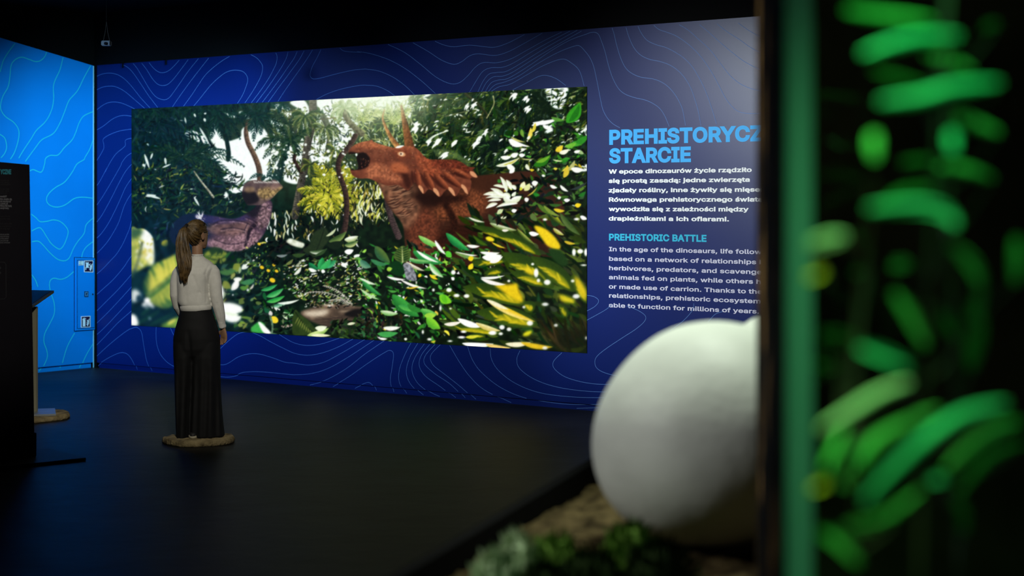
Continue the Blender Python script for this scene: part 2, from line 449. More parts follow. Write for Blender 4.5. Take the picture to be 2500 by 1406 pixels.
    SKY = [[(905, 415), (985, 520), (1030, 600), (1190, 560), (1210, 480), (1270, 420), (1330, 400), (1420, 440), (1480, 500), (1530, 600), (1600, 560), (1640, 620), (1620, 760), (1600, 900), (1560, 980), (1440, 1040), (1290, 1030), (1230, 1060), (1080, 1050), (1000, 1010), (1050, 960), (980, 880), (900, 800), (740, 760), (850, 680), (940, 690), (860, 560)],
           [(590, 520), (640, 480), (740, 510), (810, 560), (870, 650), (740, 610), (650, 560)], [(950, 255), (1010, 240), (1080, 270), (1155, 335), (1090, 340), (1010, 300)],
           [(1180, 290), (1230, 280), (1310, 345), (1240, 350)], [(1510, 380), (1570, 350), (1640, 400), (1690, 500), (1690, 580), (1640, 540), (1560, 440)],
           [(1735, 180), (1880, 150), (1950, 260), (1930, 340), (1850, 260)], [(2020, 160), (2130, 140), (2500, 110), (2560, 240), (2430, 340), (2350, 260), (2250, 310), (2120, 330), (2050, 250)],
           [(2000, 340), (2100, 350), (2190, 430), (2300, 500), (2260, 620), (2160, 560)], [(2290, 540), (2380, 500), (2400, 600), (2330, 640), (2270, 620)],
           [(1290, 1100), (1180, 1060), (1080, 1100), (1090, 1160), (1240, 1170)], [(1700, 880), (1760, 860), (1850, 980), (1830, 1060), (1740, 1060), (1660, 1010)],
           [(1990, 690), (2140, 640), (2200, 720), (2190, 800), (2080, 800)], [(1460, 640), (1560, 620), (1700, 660), (1900, 620), (1960, 760), (1900, 900), (1760, 840), (1640, 900), (1520, 900), (1440, 780)], [(1920, 400), (2080, 300), (2300, 330), (2480, 420), (2420, 640), (2240, 760), (2100, 860), (1960, 800)], [(1560, 200), (1720, 230), (1760, 330), (1640, 330)],
            [(1010, 1200), (1040, 1150), (1065, 1190), (1040, 1225)]]
    for s in SKY: poly(s, W_, soft=1)
    use('S2')
    for s in [[(-60, 110), (300, 90), (740, 70), (720, 130), (600, 160), (560, 300), (480, 250), (420, 260), (330, 270), (200, 260), (60, 240), (-60, 200)], [(510, 230), (570, 230), (560, 360), (520, 330)],
              [(1990, 30), (2250, 12), (2250, 110), (2210, 240), (2110, 235), (2040, 140), (1990, 70)], [(2150, 300), (2220, 310), (2215, 370), (2160, 360)], [(2000, 310), (2060, 340), (2100, 490), (2000, 500)],
              [(2320, 490), (2480, 455), (2480, 560), (2330, 620), (2290, 600)], [(2320, 880), (2480, 850), (2480, 920), (2400, 930), (2320, 905)]]:
        poly(s, W_, soft=1)
    # ---- far palms and branches in front of the sky
    use('S1')
    pal_mid = [((95, 105, 55), 3), ((60, 75, 45), 3), ((30, 48, 38), 3), ((170, 180, 130), 1), ((225, 238, 220), 1.4)]
    scatter([(1500, 250), (2500, 200), (2500, 1000), (1500, 1000)], 1100, (25, 85), (7, 18), 60, pal_mid, 1.1)
    pal_dl = [((4, 38, 44), 5), ((8, 48, 52), 2), ((14, 50, 36), 2), ((30, 60, 40), .6), ((190, 215, 210), .14)]
    scatter([(10, 250), (850, 180), (900, 420), (800, 520), (880, 760), (1010, 1060), (10, 1400)], 1300, (40, 150), (8, 22), 40, pal_dl, .9)
    scatter([(10, 900), (900, 850), (1250, 1050), (1250, 1406), (10, 1406)], 620, (30, 120), (7, 20), -30, [((18, 52, 46), 4), ((60, 85, 45), 2), ((8, 26, 30), 4), ((130, 140, 70), .8), ((205, 220, 205), .5)], .8)
    use('S2')
    pal_bg = [((10, 30, 18), 6), ((25, 50, 20), 4), ((60, 80, 25), 3), ((105, 115, 45), 1.6), ((225, 238, 225), 1.3), ((150, 165, 110), .8)]
    scatter([(550, 90), (1900, 30), (2480, 20), (2480, 1000), (1500, 950), (1180, 860), (1000, 790), (760, 790), (600, 650)], 2300, (30, 120), (8, 22), 150, pal_bg, .6)
    scatter([(1150, 40), (1900, 30), (1950, 500), (1500, 700), (1300, 500)], 500, (60, 160), (10, 22), 110, [((8, 28, 20), 6), ((18, 42, 22), 3)], .5)
    poly([(1880, 100), (2000, 20), (2040, 160), (2080, 320), (1960, 620), (1880, 640), (1900, 300)], (12, 30, 18), soft=1, alpha=.8)
    poly([(1300, 580), (1480, 520), (1560, 640), (1480, 860), (1330, 830)], (8, 22, 20), soft=3, alpha=.8)
    scatter([(-50, 150), (560, 120), (600, 640), (380, 640), (0, 600)], 420, (40, 110), (6, 14), 70, [((120, 135, 75), 3), ((80, 95, 60), 2), ((165, 175, 110), 2), ((225, 240, 215), 2)], .9)
    for b, e, dr in [((370, 430), (170, 250), .1), ((370, 430), (300, 200), .05), ((370, 430), (460, 190), .05), ((370, 430), (540, 260), .1), ((30, 400), (-80, 200), .1), ((30, 400), (120, 190), .1), ((30, 420), (230, 300), .2)]:
        frond(b, e, dr, (140, 155, 80), 13, 80, (190, 200, 130))
    for i in range(46):
        x = R.uniform(620, 1900); y = R.uniform(90, 720)
        if y > 520 and x < 800: continue
        frond((x, y), (x + R.uniform(-190, 60), y + R.uniform(20, 190)), .2, jit((18, 40, 20), 8), 11, R.uniform(60, 100), jit((56, 78, 30), 14))
    frond((720, 260), (640, 520), .3, (45, 60, 35), 12, 80); frond((900, 150), (1040, 420), .2, (35, 55, 25), 12, 90)
    stroke([(1150, 90), (1260, 180), (1360, 280), (1390, 330)], 34, 28, (60, 62, 35), (20, 30, 16))
    stroke([(1450, 110), (1460, 190), (1420, 280), (1380, 350)], 12, 10, (160, 160, 110))
    stroke([(930, 330), (1060, 300), (1180, 270)], 12, 8, (90, 95, 60))
    stroke([(730, 610), (800, 550), (890, 510), (960, 490)], 26, 8, (215, 228, 205))
    poly([(800, 700), (950, 690), (1080, 740), (1200, 830), (1180, 880), (1050, 800), (880, 790)], (110, 130, 80), soft=2, alpha=.5)
    use('S1')
    # trunks
    stroke([(2100, 340), (2150, 440), (2170, 560), (2150, 700)], 70, 60, (95, 105, 85), (60, 65, 55))
    stroke([(1690, 740), (1650, 840), (1610, 940), (1590, 1010)], 75, 100, (24, 48, 48), (45, 65, 60))
    stroke([(1985, 150), (1980, 400), (1930, 620), (1900, 850), (1860, 1050), (1810, 1300), (1790, 1420)], 85, 80, (60, 58, 54), (100, 96, 84), ring=.25)
    stroke([(1810, 700), (1782, 790), (1820, 880), (1860, 940)], 36, 40, (62, 44, 40), (30, 26, 24))
    stroke([(2320, 280), (2390, 400), (2520, 520)], 60, 66, (105, 105, 80), (70, 66, 52))
    stroke([(1640, 190), (1740, 270), (1850, 330), (1950, 360), (2060, 365), (2240, 345)], 12, 9, (85, 82, 66))
    stroke([(870, 270), (950, 410), (1025, 520), (1055, 640), (1068, 740), (1060, 800)], 38, 50, (6, 34, 36), (18, 40, 36))
    stroke([(1345, 330), (1275, 420), (1258, 510), (1280, 620), (1330, 720), (1378, 830), (1402, 920), (1408, 1040)], 46, 62, (126, 104, 84), (72, 56, 48), ring=.15)
    stroke([(690, 930), (760, 1030), (840, 1130), (900, 1210)], 14, 26, (190, 190, 170), (90, 92, 80))
    # palm crowns
    def crown(c, ends, col, dr=.18, n=14, ll=110, col2=None):
        for e in ends: frond(c, e, dr * R.uniform(.6, 1.3) * (1 if e[1] > c[1] - 40 else .5), col, n, ll, col2)
    d1 = (6, 38, 38); d2 = (12, 48, 42)
    crown((1370, 320), [(1190, 320), (1120, 430), (1240, 230), (1400, 220), (1500, 240), (1570, 330), (1640, 520), (1560, 600), (1340, 590), (1420, 520), (1290, 480)], d1, .2, 15, 75, d2)
    crown((930, 300), [(820, 430), (880, 560), (1160, 300), (1240, 430), (1190, 570), (1090, 580), (990, 560), (700, 380), (720, 480), (1010, 230)], d1, .2, 15, 80, d2)
    crown((1740, 610), [(1360, 690), (1450, 780), (1520, 890), (1390, 620), (1540, 330), (1880, 560), (1960, 480), (1660, 440), (1640, 880), (1830, 750)], (18, 44, 36), .2, 16, 75, (40, 66, 44))
    crown((1720, 420), [(1500, 300), (1560, 270), (1850, 250), (1880, 380), (1760, 640), (1640, 300)], (22, 46, 38), .2, 14, 60, (60, 80, 50))
    crown((560, 780), [(850, 640), (900, 750), (1060, 710), (1230, 870), (1100, 960), (900, 900), (980, 1000), (700, 610), (420, 850), (240, 1010), (330, 640), (120, 800)], (10, 44, 40), .16, 17, 80, (34, 62, 44))
    crown((300, 420), [(60, 380), (100, 600), (500, 420), (520, 560), (620, 600), (350, 640), (480, 300), (200, 280)], (3, 36, 44), .16, 15, 90)
    crown((1900, 330), [(1780, 420), (1760, 300), (2060, 420), (2030, 520), (1830, 520), (1960, 560), (2100, 300)], (34, 56, 36), .2, 13, 60, (96, 112, 66))
    crown((2120, 460), [(2000, 560), (1990, 420), (2260, 480), (2280, 600), (2200, 660), (2060, 680)], (48, 66, 40), .2, 12, 56, (120, 134, 84))
    crown((2230, 700), [(2110, 760), (2140, 640), (2340, 740), (2330, 850), (2180, 860)], (52, 68, 38), .2, 11, 50, (130, 140, 70))
    crown((1960, 860), [(1860, 930), (1880, 800), (2060, 860), (2060, 960), (1960, 1010)], (46, 60, 34), .2, 11, 50, (120, 130, 64))
    for i in range(70):
        x = R.uniform(20, 1700); y = 250 - 100 * x / 2500 + R.uniform(-10, 40)
        if 900 < x < 1640: y -= 60
        frond((x, y), (x + R.uniform(-160, 160), y + R.uniform(50, 130)), .15, jit((5, 36, 40), 5), 10, R.uniform(40, 70), (14, 50, 44))
    crown((1480, 1000), [(1430, 1020), (1300, 1010), (1600, 960), (1660, 1000), (1540, 900)], (30, 60, 56), .2, 9, 40)
    crown((2330, 250), [(2180, 330), (2200, 220), (2450, 210), (2480, 300), (2250, 400), (2400, 160), (2290, 160), (2480, 400)], (120, 140, 90), .2, 13, 60, (165, 180, 135))
    for a, b_ in [((150, 740), (205, 900)), ((240, 730), (215, 800)), ((345, 890), (440, 850)), ((590, 340), (605, 410)), ((130, 850), (160, 880)), ((375, 780), (385, 860)), ((690, 300), (710, 340)), ((800, 350), (815, 390)), ((810, 290), (815, 310)), ((750, 450), (860, 640)), ((170, 1180), (330, 1230)), ((160, 1200), (280, 1190)), ((690, 1210), (750, 1310))]:
        leaf(a, b_, R.uniform(14, 30), (205, 222, 215))
    # bright olive palm below the horned dinosaur's chin
    yl = (132, 136, 36); yh = (196, 190, 70)
    crown((2170, 1190), [(2010, 850), (2090, 870), (2190, 900), (2330, 870), (2480, 1080), (2500, 1150), (1830, 1130), (1830, 1290), (1890, 1390), (2040, 1420), (2420, 1350), (2490, 1260), (2130, 1440), (2260, 1440), (2420, 960), (1990, 1010)], yl, .12, 16, 95, yh)
    crown((2430, 1000), [(2270, 980), (2360, 900), (2500, 940), (2300, 1060)], yl, .1, 11, 60, yh)
    scatter([(1830, 1000), (2500, 900), (2500, 1406), (1830, 1406)], 120, (20, 60), (8, 16), 80, [((30, 40, 18), 3), ((215, 205, 110), 1), ((240, 240, 215), .6)], .9)
    use('S3')
    scatter([(1450, -60), (2500, -60), (2500, 330), (1900, 250), (1450, 320)], 420, (20, 80), (7, 18), 80, [((14, 22, 18), 6), ((40, 50, 28), 2), ((235, 242, 232), 1.6), ((110, 105, 50), 1)], .5)
    use('S2')
    scatter([(-100, 1000), (250, 1050), (380, 1500), (-100, 1500)], 150, (30, 90), (8, 22), 70, [((150, 150, 60), 2), ((40, 45, 20), 3), ((225, 230, 190), 2)], .8)
    use('S1')
    stroke([(2450, 540), (2380, 660), (2290, 770), (2262, 870), (2282, 980), (2330, 1120), (2352, 1250), (2352, 1400), (2330, 1560), (2310, 1600)], 55, 62, (88, 66, 58), (42, 32, 30), ring=.2)
    use('S2')
    stroke([(190, 1090), (120, 1250), (110, 1420)], 30, 50, (22, 24, 18)); stroke([(290, 1180), (310, 1320), (340, 1440), (420, 1640)], 66, 72, (92, 76, 74), (60, 48, 48), ring=.2)
    # light breaking through between the trunks
    use('S3')
    for i in range(44):
        x = R.choice([R.uniform(1440, 1620), R.uniform(1660, 1800), R.uniform(1900, 2080)]); y = R.uniform(-80, 250)
        leaf((x, y), (x + R.uniform(-20, 30), y + R.uniform(30, 110)), R.uniform(7, 22), jit([(228, 238, 226), (190, 190, 140), (120, 118, 80)][R.choice(3, p=[.5, .25, .25])], 8), R.normal(0, .12))
    use('S1')
    for i in range(80):
        x = R.uniform(1480, 2500); y = R.uniform(560, 1000); s = R.uniform(5, 20) * (1 if y < 900 else .7)
        ell((x, y), s, s * R.uniform(.5, 1.2), (234, 244, 232), 1.2, R.uniform(0, 3))
    use('S2')
    for i in range(110):
        x = R.uniform(-60, 260); y = R.uniform(1030, 1420); a = R.uniform(1.1, 2.2); l = R.uniform(40, 130)
        c = [(226, 228, 190), (190, 186, 90), (150, 148, 64), (60, 62, 34)][R.choice(4, p=[.34, .26, .2, .2])]
        leaf((x, y), (x + l * math.cos(a), y + l * math.sin(a)), R.uniform(8, 24), jit(c), .08)
    for i in range(190):
        x = R.uniform(600, 1950); y = R.uniform(80, 900)
        if (y > 640 + (x - 600) * .25 and x < 1250) or N3[int(y / 4.464 + 10), int(x / 4.464 + 566) % PW] < .5: continue
        a = R.normal(2.5, .5); l = R.uniform(14, 60)
        leaf((x, y), (x + l * math.cos(a), y + l * math.sin(a)), R.uniform(6, 20), jit((232, 240, 224), 8), .1)
    for x, y in [(1390, 480), (1290, 620), (1180, 200), (1260, 190), (850, 620), (780, 590), (640, 410), (620, 450), (870, 590), (1050, 600), (950, 740), (1330, 560), (1840, 120), (1700, 90), (1850, 230)]:
        for i in range(4): leaf((x + R.uniform(-20, 20), y + R.uniform(-20, 20)), (x - R.uniform(20, 80), y + R.uniform(20, 80)), R.uniform(14, 34), (240, 246, 236), .1)
    # ---- left dinosaur (grey violet), standing behind the undergrowth
    use('P')
    def dino_l():
        poly([(400, 500), (700, 430), (700, 640), (400, 640)], (82, 64, 80), False, tex=N2, col2=(58, 44, 62))
        poly([(400, 500), (520, 500), (480, 640), (400, 640)], (12, 34, 62), soft=14, alpha=.9)
        poly([(505, 590), (560, 575), (620, 560), (640, 580), (600, 615), (540, 620)], (150, 120, 124), soft=5, alpha=.75, tex=N1, amp=.4)
        poly([(500, 555), (560, 540), (615, 545), (600, 570), (540, 575)], (112, 88, 78), soft=4, alpha=.6, tex=N2, amp=.5)
        poly([(480, 522), (560, 532), (610, 525), (600, 538), (540, 545), (490, 540)], (56, 52, 100), soft=3, alpha=.7)
        stroke([(628, 545), (612, 560), (606, 580), (600, 600)], 10, 6, (40, 30, 40), soft=3)
        poly([(632, 495), (662, 500), (658, 545), (636, 560), (626, 530)], (134, 110, 112), soft=4, alpha=.8, tex=N1, amp=.5)
        poly([(588, 478), (625, 470), (640, 490), (628, 530), (600, 520)], (30, 26, 36), soft=3, alpha=.9)
        for p_ in ([(520, 548), (545, 538), (590, 540), (618, 552)], [(525, 585), (560, 596), (598, 590), (620, 570)], [(600, 530), (622, 540), (634, 556)], [(606, 545), (598, 565), (604, 590)], [(540, 560), (570, 556), (600, 562)]):
            stroke(p_, 3, 2, (44, 34, 46), soft=2, alpha=.7); stroke([(a_ + 1, b_ + 4) for a_, b_ in p_], 3, 2, (150, 124, 128), soft=2, alpha=.5)
        scatter([(480, 520), (660, 500), (640, 600), (500, 610)], 240, (3, 9), (1, 2.4), 20, [((50, 36, 52), 2), ((130, 104, 112), 1)], .6, alpha=.55)
    clipped([(415, 560), (440, 530), (470, 521), (520, 526), (570, 534), (604, 520), (626, 502), (618, 486), (640, 480), (664, 492), (664, 520), (656, 548), (641, 578), (612, 604), (570, 614), (520, 604), (470, 602), (425, 596)], dino_l, 1)
    use('S1')
    def head_l():
        poly([(1180, 1000), (1700, 1000), (1700, 1300), (1180, 1300)], (112, 96, 90), False, tex=N2, col2=(76, 62, 66))
        poly([(1210, 1160), (1350, 1150), (1400, 1250), (1260, 1300), (1190, 1260)], (26, 22, 28), soft=2, alpha=.9)
        poly([(1380, 1130), (1560, 1100), (1660, 1110), (1560, 1200), (1430, 1230)], (150, 128, 84), soft=3, alpha=.8, tex=N1, amp=.4)
        poly([(1560, 1040), (1620, 1070), (1600, 1120), (1520, 1130)], (128, 104, 100), soft=2, alpha=.7)
        poly([(1250, 1110), (1330, 1100), (1350, 1150), (1260, 1160)], (150, 126, 90), soft=2, alpha=.5)
    clipped([(1225, 1110), (1250, 1060), (1330, 1026), (1420, 1032), (1500, 1042), (1560, 1020), (1610, 1046), (1655, 1092), (1650, 1118), (1600, 1160), (1540, 1225), (1480, 1260), (1400, 1300), (1290, 1310), (1215, 1200)], head_l)
    for i in range(16): leaf((1340 + i * 17, 1030 + (i % 3) * 5), (1352 + i * 18, 1062), 7, (236, 236, 225))
    use('S3')
    fan((770, 40), 9, (50, 110), (5, 9), 200, 300, (225, 225, 228)); scatter([(680, -10), (800, -10), (790, 100), (720, 60)], 40, (20, 50), (4, 8), 60, [((220, 222, 226), 1)], .6)
    # ---- right dinosaur: body
    use('P')
    def body_r():
        poly([(900, 380), (1420, 380), (1420, 720), (900, 720)], (70, 41, 28), False, tex=N3, col2=(47, 28, 19))
        poly([(1000, 520), (1060, 520), (1075, 600), (1010, 620)], (108, 60, 41), soft=10, alpha=.8, tex=N1, amp=.25)
        poly([(1110, 470), (1190, 470), (1180, 520), (1080, 540), (1060, 510)], (118, 70, 44), soft=8, alpha=.8, tex=N1, amp=.3)
        poly([(1160, 430), (1300, 420), (1320, 460), (1180, 470)], (66, 38, 24), soft=5, alpha=.8)
        poly([(1090, 560), (1300, 540), (1300, 620), (1090, 620)], (52, 24, 12), soft=8, alpha=.8)
        for i in range(40): leaf((R.uniform(1050, 1180), R.uniform(520, 600)), (R.uniform(1180, 1260), R.uniform(535, 600)), 2.5, (44, 22, 10), alpha=.5)
        stroke([(1090, 500), (1110, 550), (1080, 590)], 14, 20, (48, 24, 14), soft=6)
        poly([(925, 440), (1010, 450), (1025, 520), (985, 560), (955, 500)], (118, 84, 64), soft=6, alpha=.9, tex=N2, amp=.35)
        for i in range(24):
            x = R.uniform(945, 990); y = R.uniform(450, 530); leaf((x, y), (x + R.uniform(18, 36), y - R.uniform(4, 16)), 3, (58, 36, 28), .1, alpha=.8)
            leaf((x, y + 3), (x + R.uniform(18, 30), y - R.uniform(2, 12) + 3), 2, (160, 126, 100), .1, alpha=.6)
        poly([(1015, 470), (1150, 480), (1090, 500), (1030, 500)], (34, 16, 10), soft=6, alpha=.85)
    clipped([(915, 436), (940, 450), (1010, 440), (1150, 430), (1215, 424), (1300, 418), (1360, 440), (1380, 560), (1330, 640), (1160, 650), (1000, 650), (990, 600), (984, 550), (962, 520), (942, 490), (930, 460)], body_r, 1)
    use('S2')
    stroke([(415, 670), (335, 560), (275, 440), (246, 345), (268, 255)], 62, 10, (186, 140, 84), (120, 72, 40), soft=1.5)
    stroke([(545, 690), (512, 520), (480, 370), (450, 215)], 112, 22, (140, 84, 46), (84, 44, 24), soft=1.5, alpha=.92)
    def head_r():
        poly([(-200, 500), (1300, 500), (1300, 1250), (-200, 1250)], (120, 70, 50), False, tex=N2, col2=(92, 51, 37))
        poly([(-100, 590), (200, 600), (600, 660), (500, 700), (200, 680), (-80, 660)], (172, 100, 66), soft=4, alpha=.7, tex=N1, amp=.2)
        poly([(760, 790), (1100, 800), (1250, 900), (1180, 960), (900, 900), (780, 870)], (92, 42, 28), soft=5, alpha=.85, tex=N1, amp=.3)
        poly([(620, 700), (760, 790), (900, 960), (800, 1000), (640, 880)], (150, 78, 50), soft=5, alpha=.7, tex=N1, amp=.2)
        for x0, y0, x1, y1 in [(610, 900, 660, 1130), (700, 920, 820, 1150), (800, 940, 990, 1150), (900, 930, 1130, 1120), (1000, 900, 1220, 1010)]:
            leaf((x0, y0), (x1, y1), 75, (146, 82, 54), .03, (76, 38, 26), 3); leaf((x0 - 45, y0 + 20), (x1 - 65, y1 - 20), 34, (60, 28, 20), .03, None, 4, alpha=.8)
        for x, y, x1, y1 in [(660, 1110, 690, 1175), (820, 1140, 865, 1205), (985, 1130, 1035, 1200), (1125, 1100, 1175, 1180), (1215, 960, 1280, 1000)]: leaf((x - 20, y - 30), (x1, y1), 46, (196, 140, 104), soft=1.5)
        poly([(330, 900), (420, 930), (520, 960), (560, 1050), (520, 1130), (450, 1000), (350, 960)], (48, 22, 16), soft=3, alpha=.8)
        poly([(90, 860), (240, 850), (340, 900), (460, 1000), (380, 1050), (200, 1010), (80, 1000)], (166, 104, 74), soft=4, alpha=.75, tex=N1, amp=.2)
        poly([(340, 860), (420, 830), (510, 880), (520, 940), (440, 945), (350, 930)], (168, 96, 62), soft=3, alpha=.8)
        poly([(380, 690), (520, 680), (560, 740), (480, 800), (400, 780)], (112, 56, 36), soft=4, alpha=.7)
        ell((452, 742), 44, 26, (196, 140, 100), 2, .2); ell((450, 740), 24, 19, (226, 200, 170), 1.5); ell((446, 740), 10, 10, (70, 40, 30), 1.5)
        scatter([(-100, 620), (700, 700), (1150, 900), (1000, 1000), (300, 1000)], 420, (14, 40), (5, 10), 20, [((100, 46, 28), 1), ((184, 112, 78), 1)], .7, alpha=.45)
        poly([(-130, 730), (-20, 728), (50, 725), (95, 765), (108, 800), (90, 870), (40, 900), (-30, 915), (-120, 900)], (26, 14, 12), soft=1)
        scatter([(0, 780), (100, 780), (90, 880), (20, 890)], 40, (8, 24), (5, 9), 60, [((120, 80, 60), 1), ((60, 34, 26), 1)], .8)
    clipped([(-122, 742), (-118, 700), (-70, 648), (0, 615), (90, 596), (130, 585), (150, 608), (240, 640), (380, 672), (480, 652), (590, 665), (645, 705), (700, 765), (760, 798), (900, 800), (1030, 805), (1110, 832), (1180, 878), (1255, 888), (1232, 915), (1282, 992), (1205, 1005), (1215, 1060), (1175, 1182), (1110, 1110), (1090, 1130), (1035, 1202), (960, 1130), (920, 1150), (866, 1208), (790, 1140), (740, 1130), (692, 1175), (640, 1110), (600, 1050), (560, 1090), (520, 1140), (420, 1080), (300, 1085), (200, 1052), (100, 1010), (0, 1008), (-60, 990), (-98, 950), (-100, 905), (-40, 915), (-20, 870), (-40, 780), (-20, 735)], head_r)
    leaf((385, 672), (480, 650), 26, (236, 236, 226))
    # glow of the low sun at the top of the picture
    use('P')
    m = np.exp(-(((xx + PX0 - 925) / 120) ** 2 + ((yy + PY0 - 225) / 60) ** 2)) * .62 + np.exp(-(((xx + PX0 - 900) / 260) ** 2 + ((yy + PY0 - 230) / 110) ** 2)) * .22
    buf += (np.array([222, 236, 205], np.float32) / 255 - buf) * m[..., None]
    # ---- undergrowth on the left half
    use('S3')
    scatter([(240, 60), (520, 120), (520, 480), (250, 520)], 40, (30, 90), (10, 26), -50, [((10, 36, 60), 4), ((40, 80, 60), 1)], .7, 2)
    leaf((340, 330), (400, 270), 70, (150, 150, 60), .1, (70, 90, 60), 2.5); leaf((280, 280), (320, 200), 30, (40, 80, 70), 0, None, 2.5)
    def leaf_a():
        poly([(0, 120), (270, 120), (270, 680), (0, 680)], (176, 178, 96), False, tex=N2, col2=(120, 140, 70))
        poly([(150, 150), (260, 200), (255, 540), (170, 480), (110, 260)], (240, 244, 238), soft=4, alpha=.95)
        scatter([(80, 250), (250, 250), (240, 520), (60, 560)], 60, (30, 70), (14, 26), 100, [((196, 190, 100), 2), ((245, 246, 240), 2)], .4, 2.5)
        poly([(0, 140), (110, 150), (120, 210), (0, 260)], (40, 80, 70), soft=5, alpha=.8)
        stroke([(125, 300), (100, 420), (60, 560), (20, 650)], 26, 34, (96, 110, 84), soft=3)
    clipped([(0, 165), (80, 148), (150, 152), (222, 215), (252, 300), (252, 525), (170, 560), (70, 620), (0, 660)], leaf_a, 1)
    def leaf_b():
        poly([(100, 350), (560, 350), (560, 1080), (100, 1080)], (84, 120, 68), False, tex=N2, col2=(60, 100, 62))
        for i in range(26):
            t = i / 25; x = 200 + 300 * t; y = 880 - 240 * t
            leaf((x, y - 20), (x - 60 + R.uniform(-20, 40), y - 190 - R.uniform(0, 120)), R.uniform(26, 46), (204, 196, 92), .1, (150, 160, 70), 3)
            leaf((x + 10, y + 30), (x + 90 + R.uniform(-30, 40), y + 130 + R.uniform(0, 60)), R.uniform(24, 40), (196, 186, 86), .1, (120, 140, 70), 3)
        stroke([(140, 900), (300, 780), (450, 650), (560, 560)], 40, 26, (112, 130, 74), soft=3)
        poly([(200, 880), (330, 960), (460, 960), (460, 1060), (250, 1060)], (92, 118, 70), soft=8, alpha=.6)
        poly([(100, 640), (200, 600), (180, 900), (100, 900)], (22, 60, 56), soft=8, alpha=.7)
    clipped([(130, 760), (170, 650), (240, 545), (330, 500), (430, 455), (520, 415), (560, 500), (560, 900), (470, 970), (420, 1010), (330, 1015), (230, 960), (160, 880)], leaf_b, 1)
    poly([(10, 620), (130, 640), (120, 780), (40, 860), (10, 840)], (14, 52, 62), soft=5, alpha=.9)
    poly([(10, 830), (60, 810), (110, 860), (100, 920), (40, 950), (10, 930)], (214, 220, 216), soft=3, alpha=.9); ell((90, 910), 30, 40, (30, 60, 76), 3)
    for x, y, r in [(180, 930, 34), (150, 980, 30), (210, 975, 30), (180, 1020, 22), (240, 1000, 20)]: ell((x, y), r, r * .9, (240, 240, 238), 2)
    poly([(60, 980), (470, 1060), (480, 1160), (120, 1200), (10, 1060)], (10, 44, 60), soft=8, alpha=.85)
    for a, b_ in [((60, 1190), (330, 1030)), ((200, 1200), (480, 1060)), ((110, 1100), (220, 1010))]: leaf(a, b_, 60, (22, 66, 62), .05, (14, 48, 58), 3)
    poly([(330, 1210), (420, 1150), (520, 1110), (640, 1120), (560, 1220), (420, 1230)], (120, 150, 70), soft=3, tex=N2, col2=(70, 110, 60)); leaf((400, 1190), (500, 1130), 36, (206, 200, 96), soft=3)
    poly([(0, 1090), (40, 1085), (72, 1130), (78, 1200), (0, 1200)], (242, 246, 236), soft=1); leaf((205, 1110), (212, 1145), 14, (190, 215, 235), soft=2)
    def leaf_c():
        poly([(740, 320), (1100, 320), (1100, 580), (740, 580)], (40, 66, 38), False, tex=N2, col2=(28, 52, 34))
        for i in range(14):
            t = i / 13; x = 800 + 230 * t; y = 440 + 40 * math.sin(t * 3)
            leaf((x, y), (x + R.uniform(10, 60), y - R.uniform(50, 80)), 22, (128, 138, 60), .1, None, 2); leaf((x, y + 10), (x + R.uniform(10, 60), y + R.uniform(50, 80)), 22, (122, 134, 62), .1, None, 2)
        stroke([(790, 450), (900, 440), (1040, 440)], 12, 8, (70, 96, 50), soft=2)
    clipped([(770, 450), (820, 385), (900, 350), (980, 362), (1050, 420), (1040, 490), (960, 540), (860, 545), (790, 500)], leaf_c, 1)
    scatter([(880, 480), (1300, 420), (1420, 760), (1400, 1200), (1240, 1250), (880, 1250)], 230, (40, 130), (16, 44), -20, [((14, 34, 36), 6), ((28, 60, 44), 4), ((70, 104, 60), 2), ((110, 124, 60), 1)], .8, 1.6)
    for a, b_, w, c in [((1130, 530), (1200, 610), 90, (122, 134, 60)), ((1210, 590), (1290, 490), 60, (228, 236, 224)), ((960, 620), (1150, 600), 60, (70, 110, 66)), ((1010, 720), (1090, 800), 80, (120, 130, 64)), ((1200, 740), (1370, 690), 60, (66, 122, 82)),
                        ((1100, 820), (1170, 690), 70, (240, 240, 232)), ((1120, 700), (1215, 690), 50, (236, 236, 228)), ((1180, 640), (1190, 560), 30, (150, 170, 130)), ((1190, 790), (1280, 790), 50, (86, 130, 60)), ((1300, 810), (1340, 750), 22, (210, 200, 190)), ((1110, 880), (1116, 858), 18, (240, 240, 240)), ((1270, 830), (1280, 800), 26, (225, 235, 235)),
                        ((1050, 940), (1200, 1000), 90, (34, 54, 50)), ((1180, 920), (1240, 960), 60, (92, 110, 60)), ((1360, 950), (1430, 960), 40, (90, 110, 60)), ((1280, 1140), (1350, 1150), 40, (96, 116, 70))]:
        leaf(a, b_, w, c, .08, None, 2.2)
    poly([(960, 760), (1005, 790), (1015, 870), (990, 930), (960, 900)], (244, 246, 240), soft=2)
    poly([(985, 965), (1060, 955), (1140, 968), (1212, 1005), (1214, 1050), (1150, 1082), (1205, 1112), (1160, 1160), (1080, 1165), (1020, 1130), (990, 1050)], (244, 248, 240), soft=2); leaf((1010, 1060), (1180, 1085), 30, (220, 236, 206), .05, None, 3)
    # small leaved shrub in the middle
    scatter([(1230, 380), (1350, 300), (1500, 280), (1480, 500), (1650, 560), (1620, 740), (1350, 740), (1250, 560)], 330, (14, 46), (8, 18), 150, [((16, 26, 18), 6), ((200, 190, 80), 2), ((110, 140, 60), 2), ((236, 236, 220), 2), ((50, 100, 50), 2)], .9)
    for x, y, s in [(1545, 710, 40), (1500, 605, 26), (1560, 545, 22), (1400, 315, 24), (1590, 610, 26), (1430, 570, 30)]: ell((x, y), s * .8, s * .6, (226, 186, 44), 1.2, .5)
